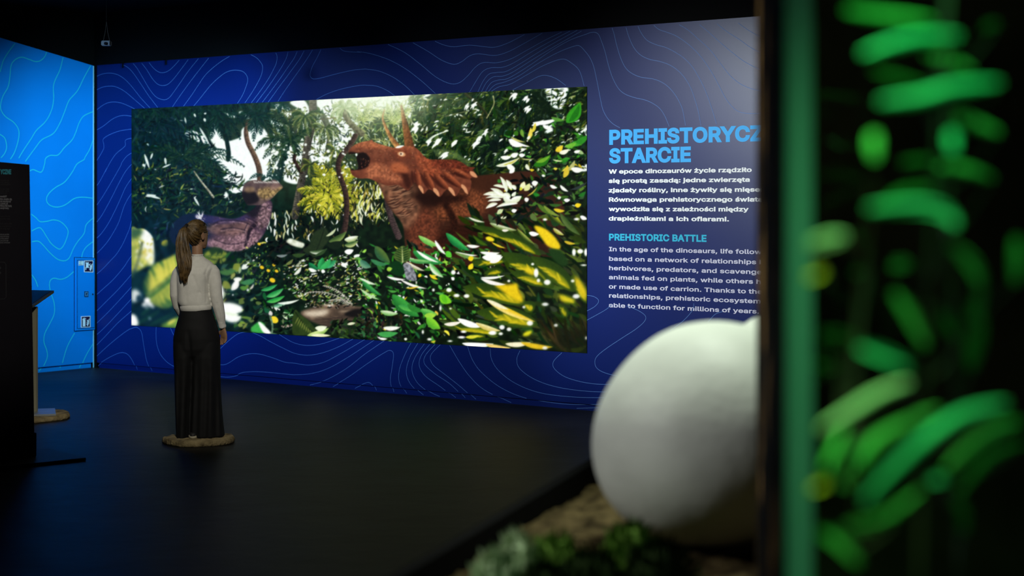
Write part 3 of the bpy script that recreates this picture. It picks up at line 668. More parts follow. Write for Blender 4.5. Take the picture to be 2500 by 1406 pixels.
    scatter([(1480, 250), (1950, 300), (2000, 520), (1560, 560), (1450, 420)], 160, (30, 90), (12, 28), -20, [((8, 14, 12), 8), ((30, 44, 28), 2)], .7)
    pal_s = [((14, 22, 14), 5), ((236, 238, 230), 3), ((70, 110, 50), 3), ((160, 165, 90), 2), ((110, 100, 60), 1)]
    scatter([(1640, 560), (1900, 480), (2500, 420), (2600, 900), (2300, 960), (1900, 960), (1660, 800)], 1150, (18, 70), (8, 20), -15, pal_s, .6)
    poly([(1990, 200), (2040, 165), (2120, 132), (2165, 250), (2110, 340), (2020, 460), (1950, 430), (1880, 390), (1950, 310)], (48, 62, 38), soft=1, tex=N1, col2=(34, 48, 30)); stroke([(2110, 150), (2060, 300), (2000, 440)], 8, 8, (26, 36, 24))
    poly([(1698, 282), (1740, 254), (1830, 285), (1892, 312), (1872, 356), (1790, 342), (1720, 310)], (232, 238, 222), soft=1, tex=N2, col2=(170, 176, 150))
    for a, b_, w, c, c2 in [((2160, 290), (2350, 180), 70, (60, 84, 44), (120, 140, 80)), ((2140, 330), (2330, 290), 90, (26, 40, 24), None), ((2330, 270), (2480, 230), 70, (232, 238, 220), (150, 165, 110)), ((2330, 330), (2480, 280), 60, (60, 90, 50), (170, 180, 120)),
                            ((2130, 230), (2240, 140), 30, (190, 200, 160), None), ((1950, 400), (2140, 370), 44, (60, 84, 50), (190, 200, 180)), ((2010, 440), (2140, 360), 36, (52, 76, 44), None), ((1760, 430), (1910, 420), 44, (54, 78, 42), None), ((1590, 440), (1710, 430), 30, (120, 130, 130), None),
                            ((1940, 520), (2050, 590), 60, (40, 130, 80), (24, 90, 60)), ((2050, 590), (2090, 460), 80, (56, 158, 92), (30, 110, 60)), ((2090, 560), (2240, 490), 70, (40, 120, 76), (70, 160, 110)), ((2060, 590), (2180, 470), 60, (60, 160, 90), None), ((1940, 580), (2030, 610), 40, (236, 240, 230), None), ((2080, 600), (2120, 620), 40, (240, 240, 236), None),
                            ((2330, 400), (2430, 380), 60, (238, 240, 232), None), ((2290, 540), (2370, 530), 44, (238, 240, 232), None), ((2430, 450), (2500, 430), 40, (236, 240, 232), None), ((1690, 540), (1770, 480), 34, (110, 120, 70), None), ((1790, 560), (1870, 480), 24, (150, 156, 130), None), ((1780, 650), (1860, 560), 36, (214, 216, 204), None)]:
        leaf(a, b_, w, c, .1, c2)
    for b, e in [((2440, 1000), (2100, 770)), ((2440, 1000), (2160, 930)), ((2430, 1000), (2270, 1010)), ((2430, 990), (1900, 850))]:
        frond(b, e, .12, (196, 188, 176), 16, 36, (150, 146, 130), 8)
    # green fern leaves
    for a, b_, w, c, c2 in [((1420, 820), (1600, 755), 44, (36, 126, 70), (80, 170, 100)), ((1480, 890), (1665, 800), 60, (40, 132, 70), (100, 180, 110)), ((1480, 945), (1680, 880), 50, (40, 140, 66), (90, 176, 90)), ((1520, 1000), (1720, 940), 46, (60, 120, 90), (150, 190, 160)), ((1450, 840), (1480, 930), 40, (24, 90, 50), None),
                            ((1600, 960), (1840, 920), 30, (220, 230, 215), None), ((1530, 1010), (1640, 1030), 34, (236, 240, 230), None), ((1640, 1040), (1780, 1090), 50, (60, 130, 60), (220, 230, 210)), ((1650, 1080), (1780, 1130), 50, (90, 150, 80), (210, 225, 190)), ((1460, 1000), (1520, 1080), 50, (30, 90, 60), None), ((1640, 1210), (1780, 1190), 40, (150, 130, 120), (190, 170, 160))]:
        leaf(a, b_, w, c, .06, c2)
    scatter([(1400, 1000), (1800, 1000), (1790, 1290), (1500, 1290), (1280, 1200)], 150, (30, 100), (12, 30), -30, [((14, 30, 18), 5), ((44, 84, 50), 2), ((120, 130, 110), 1)], .8)
    ell((1565, 1140), 46, 36, (230, 198, 52), 1.2, .5); leaf((1530, 1100), (1520, 1040), 44, (200, 196, 190)); stroke([(1520, 1100), (1545, 1200), (1540, 1290)], 22, 18, (96, 120, 96))
    poly([(1310, 1240), (1340, 1200), (1400, 1165), (1450, 1180), (1470, 1280), (1330, 1275)], (66, 156, 76), soft=1); poly([(1390, 1170), (1430, 1180), (1530, 1285), (1450, 1280)], (244, 244, 236), soft=1)
    # the sandy path
    poly([(1850, 1060), (1960, 1010), (2120, 975), (2300, 975), (2520, 1000), (2650, 1040), (2640, 1240), (2450, 1260), (2200, 1230), (2050, 1190), (1900, 1120)], (88, 74, 62), soft=2, tex=N2, amp=.2)
    poly([(1880, 1060), (2000, 1040), (2150, 1030), (2130, 1085), (2020, 1110), (1920, 1095)], (206, 192, 170), soft=4, alpha=.9); poly([(2080, 975), (2220, 975), (2180, 1000)], (190, 172, 150), soft=2); poly([(2250, 1050), (2420, 1040), (2400, 1060)], (170, 152, 130), soft=2)
    for i in range(26): leaf((R.uniform(1900, 2300), R.uniform(1080, 1200)), (R.uniform(2300, 2600), R.uniform(1060, 1200)), 10, (60, 50, 44), .03, alpha=.5)
    poly([(2330, 1080), (2420, 1030), (2560, 1030), (2560, 1120), (2400, 1110)], (26, 22, 20), soft=2)
    scatter([(1860, 960), (2100, 930), (2450, 960), (2450, 1010), (1900, 1010)], 90, (14, 46), (7, 14), -10, [((20, 24, 16), 3), ((230, 225, 215), 2), ((120, 105, 80), 2)], .6)
    def leaf_d():
        poly([(1760, 1030), (2040, 1030), (2040, 1310), (1760, 1310)], (56, 74, 32), False, tex=N2, col2=(40, 58, 26)); stroke([(1790, 1050), (1900, 1200), (2020, 1290)], 10, 10, (30, 44, 20))
        for i in range(9): leaf((1830 + i * 18, 1110 + i * 20), (1790 + i * 24, 1190 + i * 16), 14, (110, 120, 60), soft=2)
    clipped([(1785, 1040), (1860, 1090), (1950, 1160), (2020, 1250), (2020, 1300), (1770, 1300)], leaf_d)
    leaf((1925, 1312), (2160, 1230), 66, (196, 214, 140), .08, (120, 160, 80)); leaf((2010, 1230), (2140, 1215), 60, (226, 232, 200), .1); leaf((1960, 1310), (2180, 1312), 36, (225, 226, 180))
    scatter([(2150, 1180), (2500, 1180), (2560, 1340), (2150, 1330)], 130, (40, 120), (18, 40), -30, [((24, 40, 20), 5), ((50, 72, 34), 4), ((20, 26, 16), 3)], .8)
    leaf((2360, 1190), (2450, 1175), 30, (214, 216, 180))
    # ---- undergrowth on the right half
    use('S4')
    scatter([(0, 320), (500, 300), (1300, 330), (1450, 700), (1100, 1100), (800, 1300), (0, 1230)], 900, (26, 100), (12, 34), -140, [((12, 26, 12), 7), ((30, 80, 30), 4), ((60, 130, 50), 3), ((130, 190, 70), 1.2), ((238, 240, 232), 1.2), ((210, 190, 60), .6)], .7)
    scatter([(0, 1000), (420, 1000), (420, 1240), (0, 1220)], 130, (30, 90), (14, 34), -120, [((16, 22, 12), 6), ((50, 46, 26), 2), ((40, 90, 50), 2)], .8)
    scatter([(1100, 60), (2260, 0), (2260, 1350), (1500, 1330), (800, 1200), (1000, 800)], 520, (80, 260), (20, 60), 215, [((22, 34, 12), 6), ((44, 60, 18), 4), ((70, 86, 24), 2), ((30, 60, 24), 2)], .35, 1.6)
    def bigleaf(t, b, w, bend=.04, k=1.0, soft=1.8):
        leaf(b, t, w, (60, 82, 20), bend, (44, 66, 20), soft, .75)
        dx, dy = t[0] - b[0], t[1] - b[1]
        q = lambda u, v: (b[0] + dx * u - dy * v, b[1] + dy * u + dx * v)
        leaf(q(.1, -.02), q(.72, -.01), w * .42, (196, 176, 28), bend, (120, 128, 22), 4, alpha=.9 * k)
        for i in range(5):
            u = .2 + .11 * i; leaf(q(u, -.02), q(u + .16, R.choice([-1, 1]) * w / math.hypot(dx, dy) * .22), w * .12, (206, 186, 40), 0, None, 3, alpha=.8 * k)
    for t, b, w in [((1100, 105), (1700, 330), 90), ((1300, 150), (1800, 400), 110), ((1410, 375), (1930, 720), 215), ((1700, 410), (2140, 760), 170), ((1500, 570), (1860, 700), 130), ((1100, 490), (1460, 450), 100), ((1020, 715), (1660, 880), 175), ((1150, 965), (1770, 1090), 190), ((2100, 600), (2270, 880), 120), ((1990, 800), (2150, 880), 80), ((810, 1105), (1420, 1180), 95), ((1640, 860), (1720, 960), 130), ((1230, 580), (1420, 560), 80), ((1980, 880), (2060, 1020), 80), ((1050, 1210), (1250, 1200), 50)]:
        bigleaf(t, b, w)
    poly([(1730, 110), (1830, 130), (1930, 210), (1995, 310), (1960, 340), (1870, 310), (1800, 220)], (226, 192, 34), soft=2)
    poly([(1340, 690), (1480, 690), (1560, 680), (1580, 750), (1620, 830), (1600, 870), (1500, 820), (1420, 760)], (220, 186, 30), soft=3); poly([(1650, 520), (1730, 560), (1720, 600), (1640, 560)], (224, 196, 40), soft=3)
    leaf((1260, 845), (1740, 1060), 60, (226, 186, 44), .03, (236, 206, 120), 2); leaf((1260, 840), (1480, 940), 40, (236, 226, 186), .02, None, 2); poly([(1250, 225), (1290, 212), (1335, 240), (1320, 262), (1270, 255)], (230, 206, 44), soft=1); leaf((1310, 270), (1450, 330), 20, (214, 190, 50), .05)
    poly([(1620, 1190), (1650, 1160), (1710, 1150), (1690, 1190), (1640, 1205)], (216, 208, 40), soft=2); leaf((1050, 1215), (1190, 1200), 34, (206, 200, 60), .03, None, 2)
    poly([(1985, 790), (2100, 830), (2140, 860), (2010, 860)], (206, 190, 40), soft=3); poly([(2130, 620), (2180, 640), (2250, 760), (2240, 830), (2180, 740)], (220, 190, 40), soft=4)
    poly([(1880, 340), (2000, 360), (2070, 470), (2020, 510), (1920, 440)], (34, 62, 26), soft=2)
    # shaded stems in the corner
    for i in range(26):
        x = R.uniform(1750, 2250); leaf((x, R.uniform(980, 1150)), (x + R.uniform(60, 260), R.uniform(1200, 1400)), R.uniform(12, 34), jit((52, 48, 22), 12), .05, None, 2)
    poly([(2000, 1150), (2260, 1100), (2260, 1380), (1950, 1340)], (24, 28, 14), soft=10, alpha=.55)
    WH = (246, 244, 236)
    for a, b_, w, c, c2 in [((1195, 368), (1390, 375), 34, WH, None), ((1215, 420), (1410, 400), 70, WH, None), ((1290, 470), (1420, 410), 46, WH, None), ((1200, 620), (1440, 600), 26, WH, None), ((1200, 630), (1450, 690), 40, (236, 228, 220), None), ((970, 1030), (1220, 1110), 62, WH, None), ((1150, 1070), (1400, 1150), 50, (226, 212, 150), (200, 180, 100)), ((835, 1085), (1010, 1060), 40, (236, 226, 210), None),
                            ((1015, 1275), (1330, 1280), 54, WH, None), ((1250, 1285), (1500, 1320), 48, (220, 186, 110), None), ((1445, 1280), (1700, 1265), 50, (244, 230, 190), None), ((1600, 1265), (1920, 1310), 50, (214, 176, 40), None), ((1080, 20), (1240, 70), 22, (214, 216, 190), None), ((1290, 80), (1560, 150), 50, (196, 206, 170), (90, 110, 50)), ((1410, 150), (1480, 150), 26, (226, 220, 206), None), ((1560, 130), (1740, 290), 40, (150, 160, 80), (60, 80, 30)),
                            ((1680, 175), (1780, 190), 46, WH, None), ((1395, 30), (1480, 0), 30, (220, 226, 190), None), ((855, 178), (1090, 355), 76, (62, 160, 84), (30, 110, 60)), ((580, 205), (790, 310), 56, (150, 196, 110), (100, 170, 80)), ((745, 250), (855, 395), 34, WH, None), ((525, 360), (830, 480), 90, (60, 150, 80), (40, 120, 60)), ((560, 350), (780, 470), 30, (240, 242, 228), None), ((465, 435), (720, 460), 44, (130, 180, 110), (60, 130, 70)),
                            ((455, 462), (645, 555), 34, (232, 226, 206), (150, 150, 110)), ((690, 480), (830, 620), 60, (90, 160, 80), (220, 230, 205)), ((950, 365), (1170, 400), 24, (240, 238, 228), None), ((940, 370), (1200, 430), 34, (110, 140, 80), None), ((860, 360), (910, 420), 60, (90, 190, 60), None), ((1060, 300), (1190, 310), 34, (236, 236, 226), None), ((1075, 440), (1130, 420), 50, (226, 196, 40), None), ((1080, 540), (1120, 480), 50, (230, 204, 40), None),
                            ((320, 790), (590, 1010), 120, (64, 148, 66), (40, 110, 50)), ((380, 900), (600, 930), 60, (60, 140, 70), (90, 170, 80)), ((470, 890), (620, 960), 60, (50, 120, 50), None), ((600, 940), (770, 990), 70, (110, 180, 90), (60, 140, 60)), ((640, 1000), (760, 990), 60, (150, 200, 70), None), ((660, 1020), (800, 1130), 90, (130, 196, 56), (90, 160, 50)), ((790, 800), (910, 870), 90, (116, 190, 44), None), ((830, 790), (860, 880), 50, (96, 176, 40), None),
                            ((265, 610), (450, 640), 26, WH, None), ((400, 640), (665, 730), 26, (240, 236, 226), None), ((0, 625), (160, 690), 30, (210, 226, 196), None), ((20, 650), (215, 800), 50, (70, 150, 80), (40, 110, 60)), ((0, 730), (190, 840), 26, (170, 200, 150), None), ((200, 955), (380, 980), 50, (200, 216, 180), (120, 170, 100)), ((230, 1120), (400, 1115), 44, (232, 236, 220), None), ((170, 1180), (380, 1170), 60, (70, 150, 80), None), ((190, 1225), (270, 1230), 24, WH, None),
                            ((580, 590), (610, 610), 40, (226, 192, 40), None), ((690, 590), (775, 640), 28, (226, 196, 40), None), ((700, 600), (770, 600), 16, (226, 196, 60), None), ((455, 725), (585, 710), 18, (210, 180, 60), None), ((2030, 260), (2140, 285), 30, (196, 170, 50), None), ((1920, 130), (2030, 200), 40, (200, 200, 140), (150, 150, 60)), ((1700, -20), (1760, 60), 60, (90, 110, 60), None), ((1860, -60), (2010, 90), 70, (150, 156, 40), (40, 60, 24)), ((1990, -20), (2190, 200), 60, (60, 84, 40), (90, 110, 60)), ((2190, 10), (2260, 40), 40, WH, None)]:
        leaf(a, b_, w, c, .06, c2, 1.4)
    def leaf_v(o):
        poly(o, (92, 110, 52), soft=0, tex=N2, col2=(60, 84, 40))
        xs = [p[0] for p in o]; ys = [p[1] for p in o]; cx = sum(xs) / len(xs)
        for i in range(6):
            y = min(ys) + (max(ys) - min(ys)) * (i + .8) / 7
            for s in (-1, 1): leaf((cx, y + 12), (cx + s * (max(xs) - min(xs)) * .42, y - 16), 10, (34, 60, 30))
        stroke([(cx, min(ys) + 10), (cx + 6, max(ys))], 8, 14, (150, 160, 110))
    leaf_v([(335, 400), (370, 340), (430, 305), (490, 350), (505, 410), (470, 460), (400, 470), (350, 440)]); leaf((150, 310), (300, 475), 96, (84, 110, 56), .06, (50, 90, 60)); leaf((105, 440), (280, 490), 46, (60, 120, 80), .1); leaf((0, 450), (110, 520), 70, (60, 110, 90), .1, (110, 150, 120))
    poly([(430, 490), (480, 480), (540, 550), (560, 650), (470, 640), (440, 560)], (120, 122, 128), tex=N1, amp=.3); poly([(270, 520), (330, 460), (400, 470), (440, 550), (400, 610), (300, 570)], (16, 56, 24), soft=1); leaf((265, 545), (320, 530), 44, (150, 190, 70))
    for x, y, rx, ry in [(1752, 575, 22, 44), (1862, 668, 32, 26), (1775, 650, 16, 18), (1717, 488, 14, 12), (1842, 887, 32, 16), (1318, 1172, 38, 20), (1400, 1180, 20, 14), (1482, 1136, 22, 18), (1412, 1116, 26, 22), (1690, 1075, 30, 24), (1948, 1096, 18, 14), (1840, 1322, 24, 16), (2128, 370, 18, 34), (2190, 360, 28, 22), (2248, 370, 18, 36), (2150, 808, 34, 22), (2115, 655, 16, 14), (1630, 915, 14, 12), (2225, 498, 26, 8), (1840, 44, 20, 12), (2155, 40, 24, 12), (928, 570, 22, 22), (885, 745, 26, 20), (960, 800, 28, 16), (1060, 805, 26, 18), (730, 745, 12, 14), (800, 925, 10, 26), (1480, 655, 14, 12), (612, 856, 12, 12), (900, 930, 10, 8), (690, 1235, 20, 12), (625, 1162, 10, 18), (895, 1253, 20, 8), (1030, 1160, 26, 12), (1010, 1215, 34, 12), (2250, 1222, 10, 14)]:
        ell((x, y), rx, ry, (246, 246, 240), 3.0)
    # sunlit leaf clusters beside the horned dinosaur
    use('S2')
    scatter([(1700, 1000), (2480, 700), (2480, 1406), (1450, 1440), (1600, 1300)], 420, (40, 150), (18, 46), 190, [((10, 20, 12), 10), ((30, 56, 24), 4), ((66, 104, 40), 1.4), ((238, 242, 226), .4), ((206, 186, 50), .4)], .7)
    scatter([(1600, 420), (2480, 300), (2480, 800), (1700, 850)], 200, (40, 110), (16, 36), 170, [((10, 24, 14), 6), ((30, 70, 24), 3), ((60, 130, 40), 1.2), ((236, 240, 230), .3)], .8)
    WH = (240, 245, 232)
    
    for a, b_, w in [((1540, 1190), (1340, 1185), 48), ((1580, 1215), (1420, 1115), 52), ((1600, 1160), (1525, 985), 48), ((1650, 1130), (1590, 1020), 48), ((1700, 1130), (1650, 1080), 44), ((1580, 1110), (1450, 1085), 34), ((1560, 1220), (1365, 1220), 26), ((1540, 1240), (1390, 1258), 36), ((1500, 1280), (1370, 1335), 44), ((1560, 1210), (1660, 1260), 60), ((1640, 1215), (1560, 1170), 50), ((1640, 1250), (1760, 1200), 70), ((1480, 1170), (1600, 1200), 40), ((1720, 1280), (1480, 1325), 40), ((1650, 1200), (1700, 1150), 40), ((1540, 1340), (1500, 1400), 34)]:
        leaf(a, b_, w, jit(WH, 6), .08, (206, 214, 180))
    for a, b_, w, c in [((1480, 870), (1740, 780), 46, (222, 226, 200)), ((1530, 775), (1650, 770), 46, WH), ((1640, 760), (1725, 735), 54, WH), ((1730, 750), (1800, 750), 44, WH), ((1560, 860), (1720, 790), 22, (190, 186, 90)), ((1760, 790), (1900, 790), 12, (196, 196, 130)), ((1620, 580), (1760, 660), 60, (246, 248, 238)), ((1640, 570), (1850, 660), 30, (246, 248, 238)), ((1750, 690), (1800, 690), 34, WH), ((1640, 550), (1800, 610), 20, (196, 190, 110)),
                        ((1880, 400), (2160, 350), 46, (246, 248, 240)), ((1870, 430), (2000, 370), 40, (246, 248, 240)), ((1830, 590), (1860, 450), 44, (222, 200, 90)), ((1870, 510), (1910, 400), 36, (206, 190, 70)), ((1690, 490), (1720, 540), 60, (60, 110, 30)), ((1760, 470), (1785, 560), 40, (110, 150, 60)), ((1820, 580), (1850, 540), 30, (230, 235, 215)), ((1990, 430), (2100, 460), 44, WH), ((2080, 340), (2230, 370), 40, (90, 140, 60)), ((2130, 710), (2210, 650), 60, (226, 196, 60)), ((2170, 730), (2280, 690), 50, (240, 236, 210)),
                        ((1890, 870), (2080, 750), 80, (44, 110, 26)), ((1920, 830), (2070, 760), 40, (110, 160, 50)), ((2250, 400), (2400, 180), 130, (56, 140, 36)), ((2280, 390), (2390, 200), 60, (36, 110, 28)), ((2270, 640), (2480, 570), 60, (70, 150, 50)), ((2350, 620), (2480, 540), 70, (50, 130, 40)), ((2230, 660), (2360, 620), 50, (110, 170, 60)), ((2380, 700), (2440, 740), 40, (150, 176, 120)), ((2330, 720), (2400, 700), 36, WH), ((2220, 1000), (2260, 860), 60, (200, 176, 60)), ((2270, 920), (2340, 810), 44, (170, 170, 110)), ((2300, 900), (2440, 910), 60, (240, 242, 230)),
                        ((1600, 860), (1690, 900), 60, WH), ((1630, 950), (1680, 880), 50, WH), ((1810, 850), (1850, 920), 40, (220, 224, 196)), ((1850, 910), (1900, 915), 30, (206, 186, 50)), ((1750, 1120), (1790, 1040), 60, (226, 230, 180)), ((1790, 1140), (1850, 1060), 60, (210, 216, 150)), ((1870, 1060), (1940, 1050), 60, WH), ((1740, 1110), (1770, 1130), 40, (200, 206, 60)), ((1890, 1170), (1960, 1190), 40, (40, 120, 40)), ((2070, 1080), (2150, 1110), 36, WH), ((2180, 1080), (2270, 1150), 34, WH), ((2150, 1220), (2190, 1210), 34, WH), ((2220, 1240), (2290, 1240), 40, WH), ((2340, 1300), (2410, 1290), 50, (230, 196, 40)), ((1790, 1240), (1840, 1230), 50, WH), ((1650, 1360), (1710, 1350), 44, WH), ((1500, 1020), (1540, 1050), 40, (60, 120, 50)), ((1490, 1390), (1560, 1340), 40, (190, 206, 150)), ((1980, 970), (2020, 980), 26, WH), ((2100, 800), (2210, 815), 14, (226, 226, 180)), ((1820, 1200), (1930, 1100), 16, (180, 166, 70)), ((1930, 1280), (2120, 1400), 50, (80, 110, 40)), ((2000, 1300), (2180, 1420), 40, (120, 140, 60)), ((2110, 1340), (2230, 1360), 40, (210, 186, 50)), ((2060, 1290), (2200, 1290), 34, (56, 96, 40)), ((2290, 1130), (2480, 1040), 30, (50, 60, 60)), ((2380, 1200), (2460, 1150), 40, (40, 110, 40))]:
        leaf(a, b_, w, c, .08, None, 1.1)
    # a little grain in the leaves, and the out of focus foreground corners
    buf *= (.95 + .10 * N1)[..., None]; buf = np.clip((buf - .012) * 1.08, 0, 1); buf = buf * .72 + .28 * buf * buf * (3 - 2 * buf)
    sx, sy = xx + PX0, yy + PY0
    ml = np.clip((330 - (sx - 320)) / 200, 0, 1) * np.clip((sy - 560) / 60, 0, 1); mr = np.clip((sx - 1180) / 160, 0, 1) * np.clip((sy - 640) / 80, 0, 1) * .8
    s1 = blur(buf, 1); s2 = blur(buf, 3)
    buf = buf * .35 + s1 * .65
    k = np.clip(ml + mr * .6, 0, 1)[..., None]; buf = buf * (1 - k) + s2 * k
    return np.clip(buf, 0, 1)
# ---------------------------------------------------------------- the room
WT = 3.372                                            # top of the printed part of the back wall
M_black = mat('black_paint', (0.0035, 0.0035, 0.004), 0.9, 0.05)
M_floor = mat('dark_vinyl', (0.012, 0.0125, 0.0125), 0.48, 0.13, vary=.4, scale=1.8, bump=.45, bscale=2.6)
M_navy = mat('navy_print', (0.0006, 0.0095, 0.105), 0.34, 0.25, vary=.12, scale=.45)
M_navyline = mat('pale_blue_ink', (0.055, 0.14, 0.40), 0.5, 0.3)
M_cyan = mat('cyan_print', (0.0, 0.25, 0.86), 0.6, 0.1, vary=.10, scale=.8)
M_cyanline = mat('turquoise_ink', (0.02, 0.62, 0.80), 0.6, 0.1)
M_head = mat('sky_blue_ink', (0.05, 0.42, 0.92), 0.55, 0.2)
M_teal = mat('teal_ink', (0.025, 0.44, 0.66), 0.55, 0.2)
M_white = mat('white_ink', (0.86, 0.87, 0.90), 0.55, 0.2)
M_lilac = mat('pale_lilac_ink', (0.62, 0.60, 0.74), 0.55, 0.2)

def struct(o): o['kind'] = 'structure'; return o
CEIL = 3.95
mb = MB(); mb.add([(-13, -2, 0), (9, -2, 0), (9, 24, 0), (-13, 24, 0)], [[0, 1, 2, 3]]); struct(mb.build('floor', M_floor))
mb = MB(); mb.add([(-13, -2, CEIL), (9, -2, CEIL), (9, 24, CEIL), (-13, 24, CEIL)], [[3, 2, 1, 0]]); struct(mb.build('ceiling', M_black))
# back wall: printed field below, black above
def slab(mb, place, quad, th, mi=0):
    a = [place(t, z, 0) for t, z in quad]; b = [place(t, z, -th) for t, z in quad]; n = len(a)
    mb.add(a + b, [list(range(n)), list(range(n, 2 * n))[::-1]] + [[(i + 1) % n, i, n + i, n + (i + 1) % n] for i in range(n)], mi)
mb = MB(); slab(mb, WB, [(0.0, .058), (13.5, .058), (13.5, WT), (0.0, WT)], .12, 0); slab(mb, WB, [(-.2, WT), (13.5, WT), (13.5, CEIL), (-.2, CEIL)], .12, 1)
wall_back = struct(mb.build('wall_back', None, mats=[M_navy, M_black]))
tl0 = wl(0, 92); tlc = wl(230, 161)
sl = (tl0[1] - tlc[1]) / tl0[0]
LW = 3.0                                              # where the raking top edge meets the ceiling
zt = lambda t: min(CEIL - .05, tlc[1] + sl * t)
mb = MB()
slab(mb, WL, [(0.0, .058), (0.0, zt(0)), (2.2, zt(2.2)), (9, zt(2.2)), (9, .058)][::-1], .12, 0)
slab(mb, WL, [(-.2, zt(0)), (0.0, zt(0)), (2.2, zt(2.2)), (9, zt(2.2)), (9, CEIL), (-.2, CEIL)], .12, 1)
wall_left = struct(mb.build('wall_left', None, mats=[M_cyan, M_black]))
# dark joint in the corner and the skirting boards
mb = MB()
a = WB(0.0, 0, 0); mb.add([WB(.001, 0, .0005), WB(.05, 0, .0005), WB(.05, WT, .0005), WB(.001, WT, .0005), WB(.001, 0, .003), WB(.05, 0, .003), WB(.05, WT, .003), WB(.001, WT, .003)],
       [[4, 5, 6, 7], [0, 4, 7, 3], [1, 2, 6, 5], [3, 7, 6, 2], [0, 1, 5, 4]]); struct(mb.build('trim_1', M_black))
mb = MB(); pe = [(.0045, .0), (.0185, .0), (.0185, zt(.0185) - .004), (.0045, zt(.0045) - .004)]; va = [WL(t, z, .003) for t, z in pe]; vb = [WL(t, z, .0005) for t, z in pe]
mb.add(va + vb, [[3, 2, 1, 0], [4, 5, 6, 7]] + [[i, (i + 1) % 4, 4 + (i + 1) % 4, 4 + i] for i in range(4)]); struct(mb.build('trim_2', mat('pale_cyan_edge', (.30, .72, .90), .5, .2)))
def skirting(name, place, t0, t1, m, th=.018, h=.058):
    mb = MB(); pr = [(-.12, 0), (-th, 0), (-th, h - .001), (-.12, h - .001)]; vs = []
    for t in (t0, t1): vs += [place(t, z, o) for o, z in pr]
    n = 4; mb.add(vs, [list(range(n)), list(range(n, 2 * n))[::-1]] + [[(i + 1) % n, i, n + i, n + (i + 1) % n] for i in range(n)])
    return struct(mb.build(name, m))
skirting('baseboard_back', WB, .063, 13.4, M_navy); skirting('baseboard_left', WL, .03, 9, M_cyan)

def reframe(o, place):                                 # give a wall its own turned frame
    n = place(0, 0, 1) - place(0, 0, 0); x = place(1, 0, 0) - place(0, 0, 0)
    if x.cross(Vector((0, 0, 1))).dot(n) > 0: y = n
    else: y = -n
    y = Vector((0, 0, 1)).cross(x).normalized()
    M_ = Matrix((x.normalized(), y, Vector((0, 0, 1)))).transposed().to_4x4(); M_.translation = place(0, 0, 0)
    o.data.transform(M_.inverted()); o.matrix_world = M_; return o
for o_, pl_ in ((wall_back, WB), (wall_left, WL), (bpy.data.objects['baseboard_back'], WB), (bpy.data.objects['baseboard_left'], WL)): reframe(o_, pl_)
AW = math.atan2(U[1], U[0])
def under(o, wall):                                    # hang a mesh made in room coordinates under its wall
    o.data.transform(wall.matrix_world.inverted()); o.parent = wall; return o
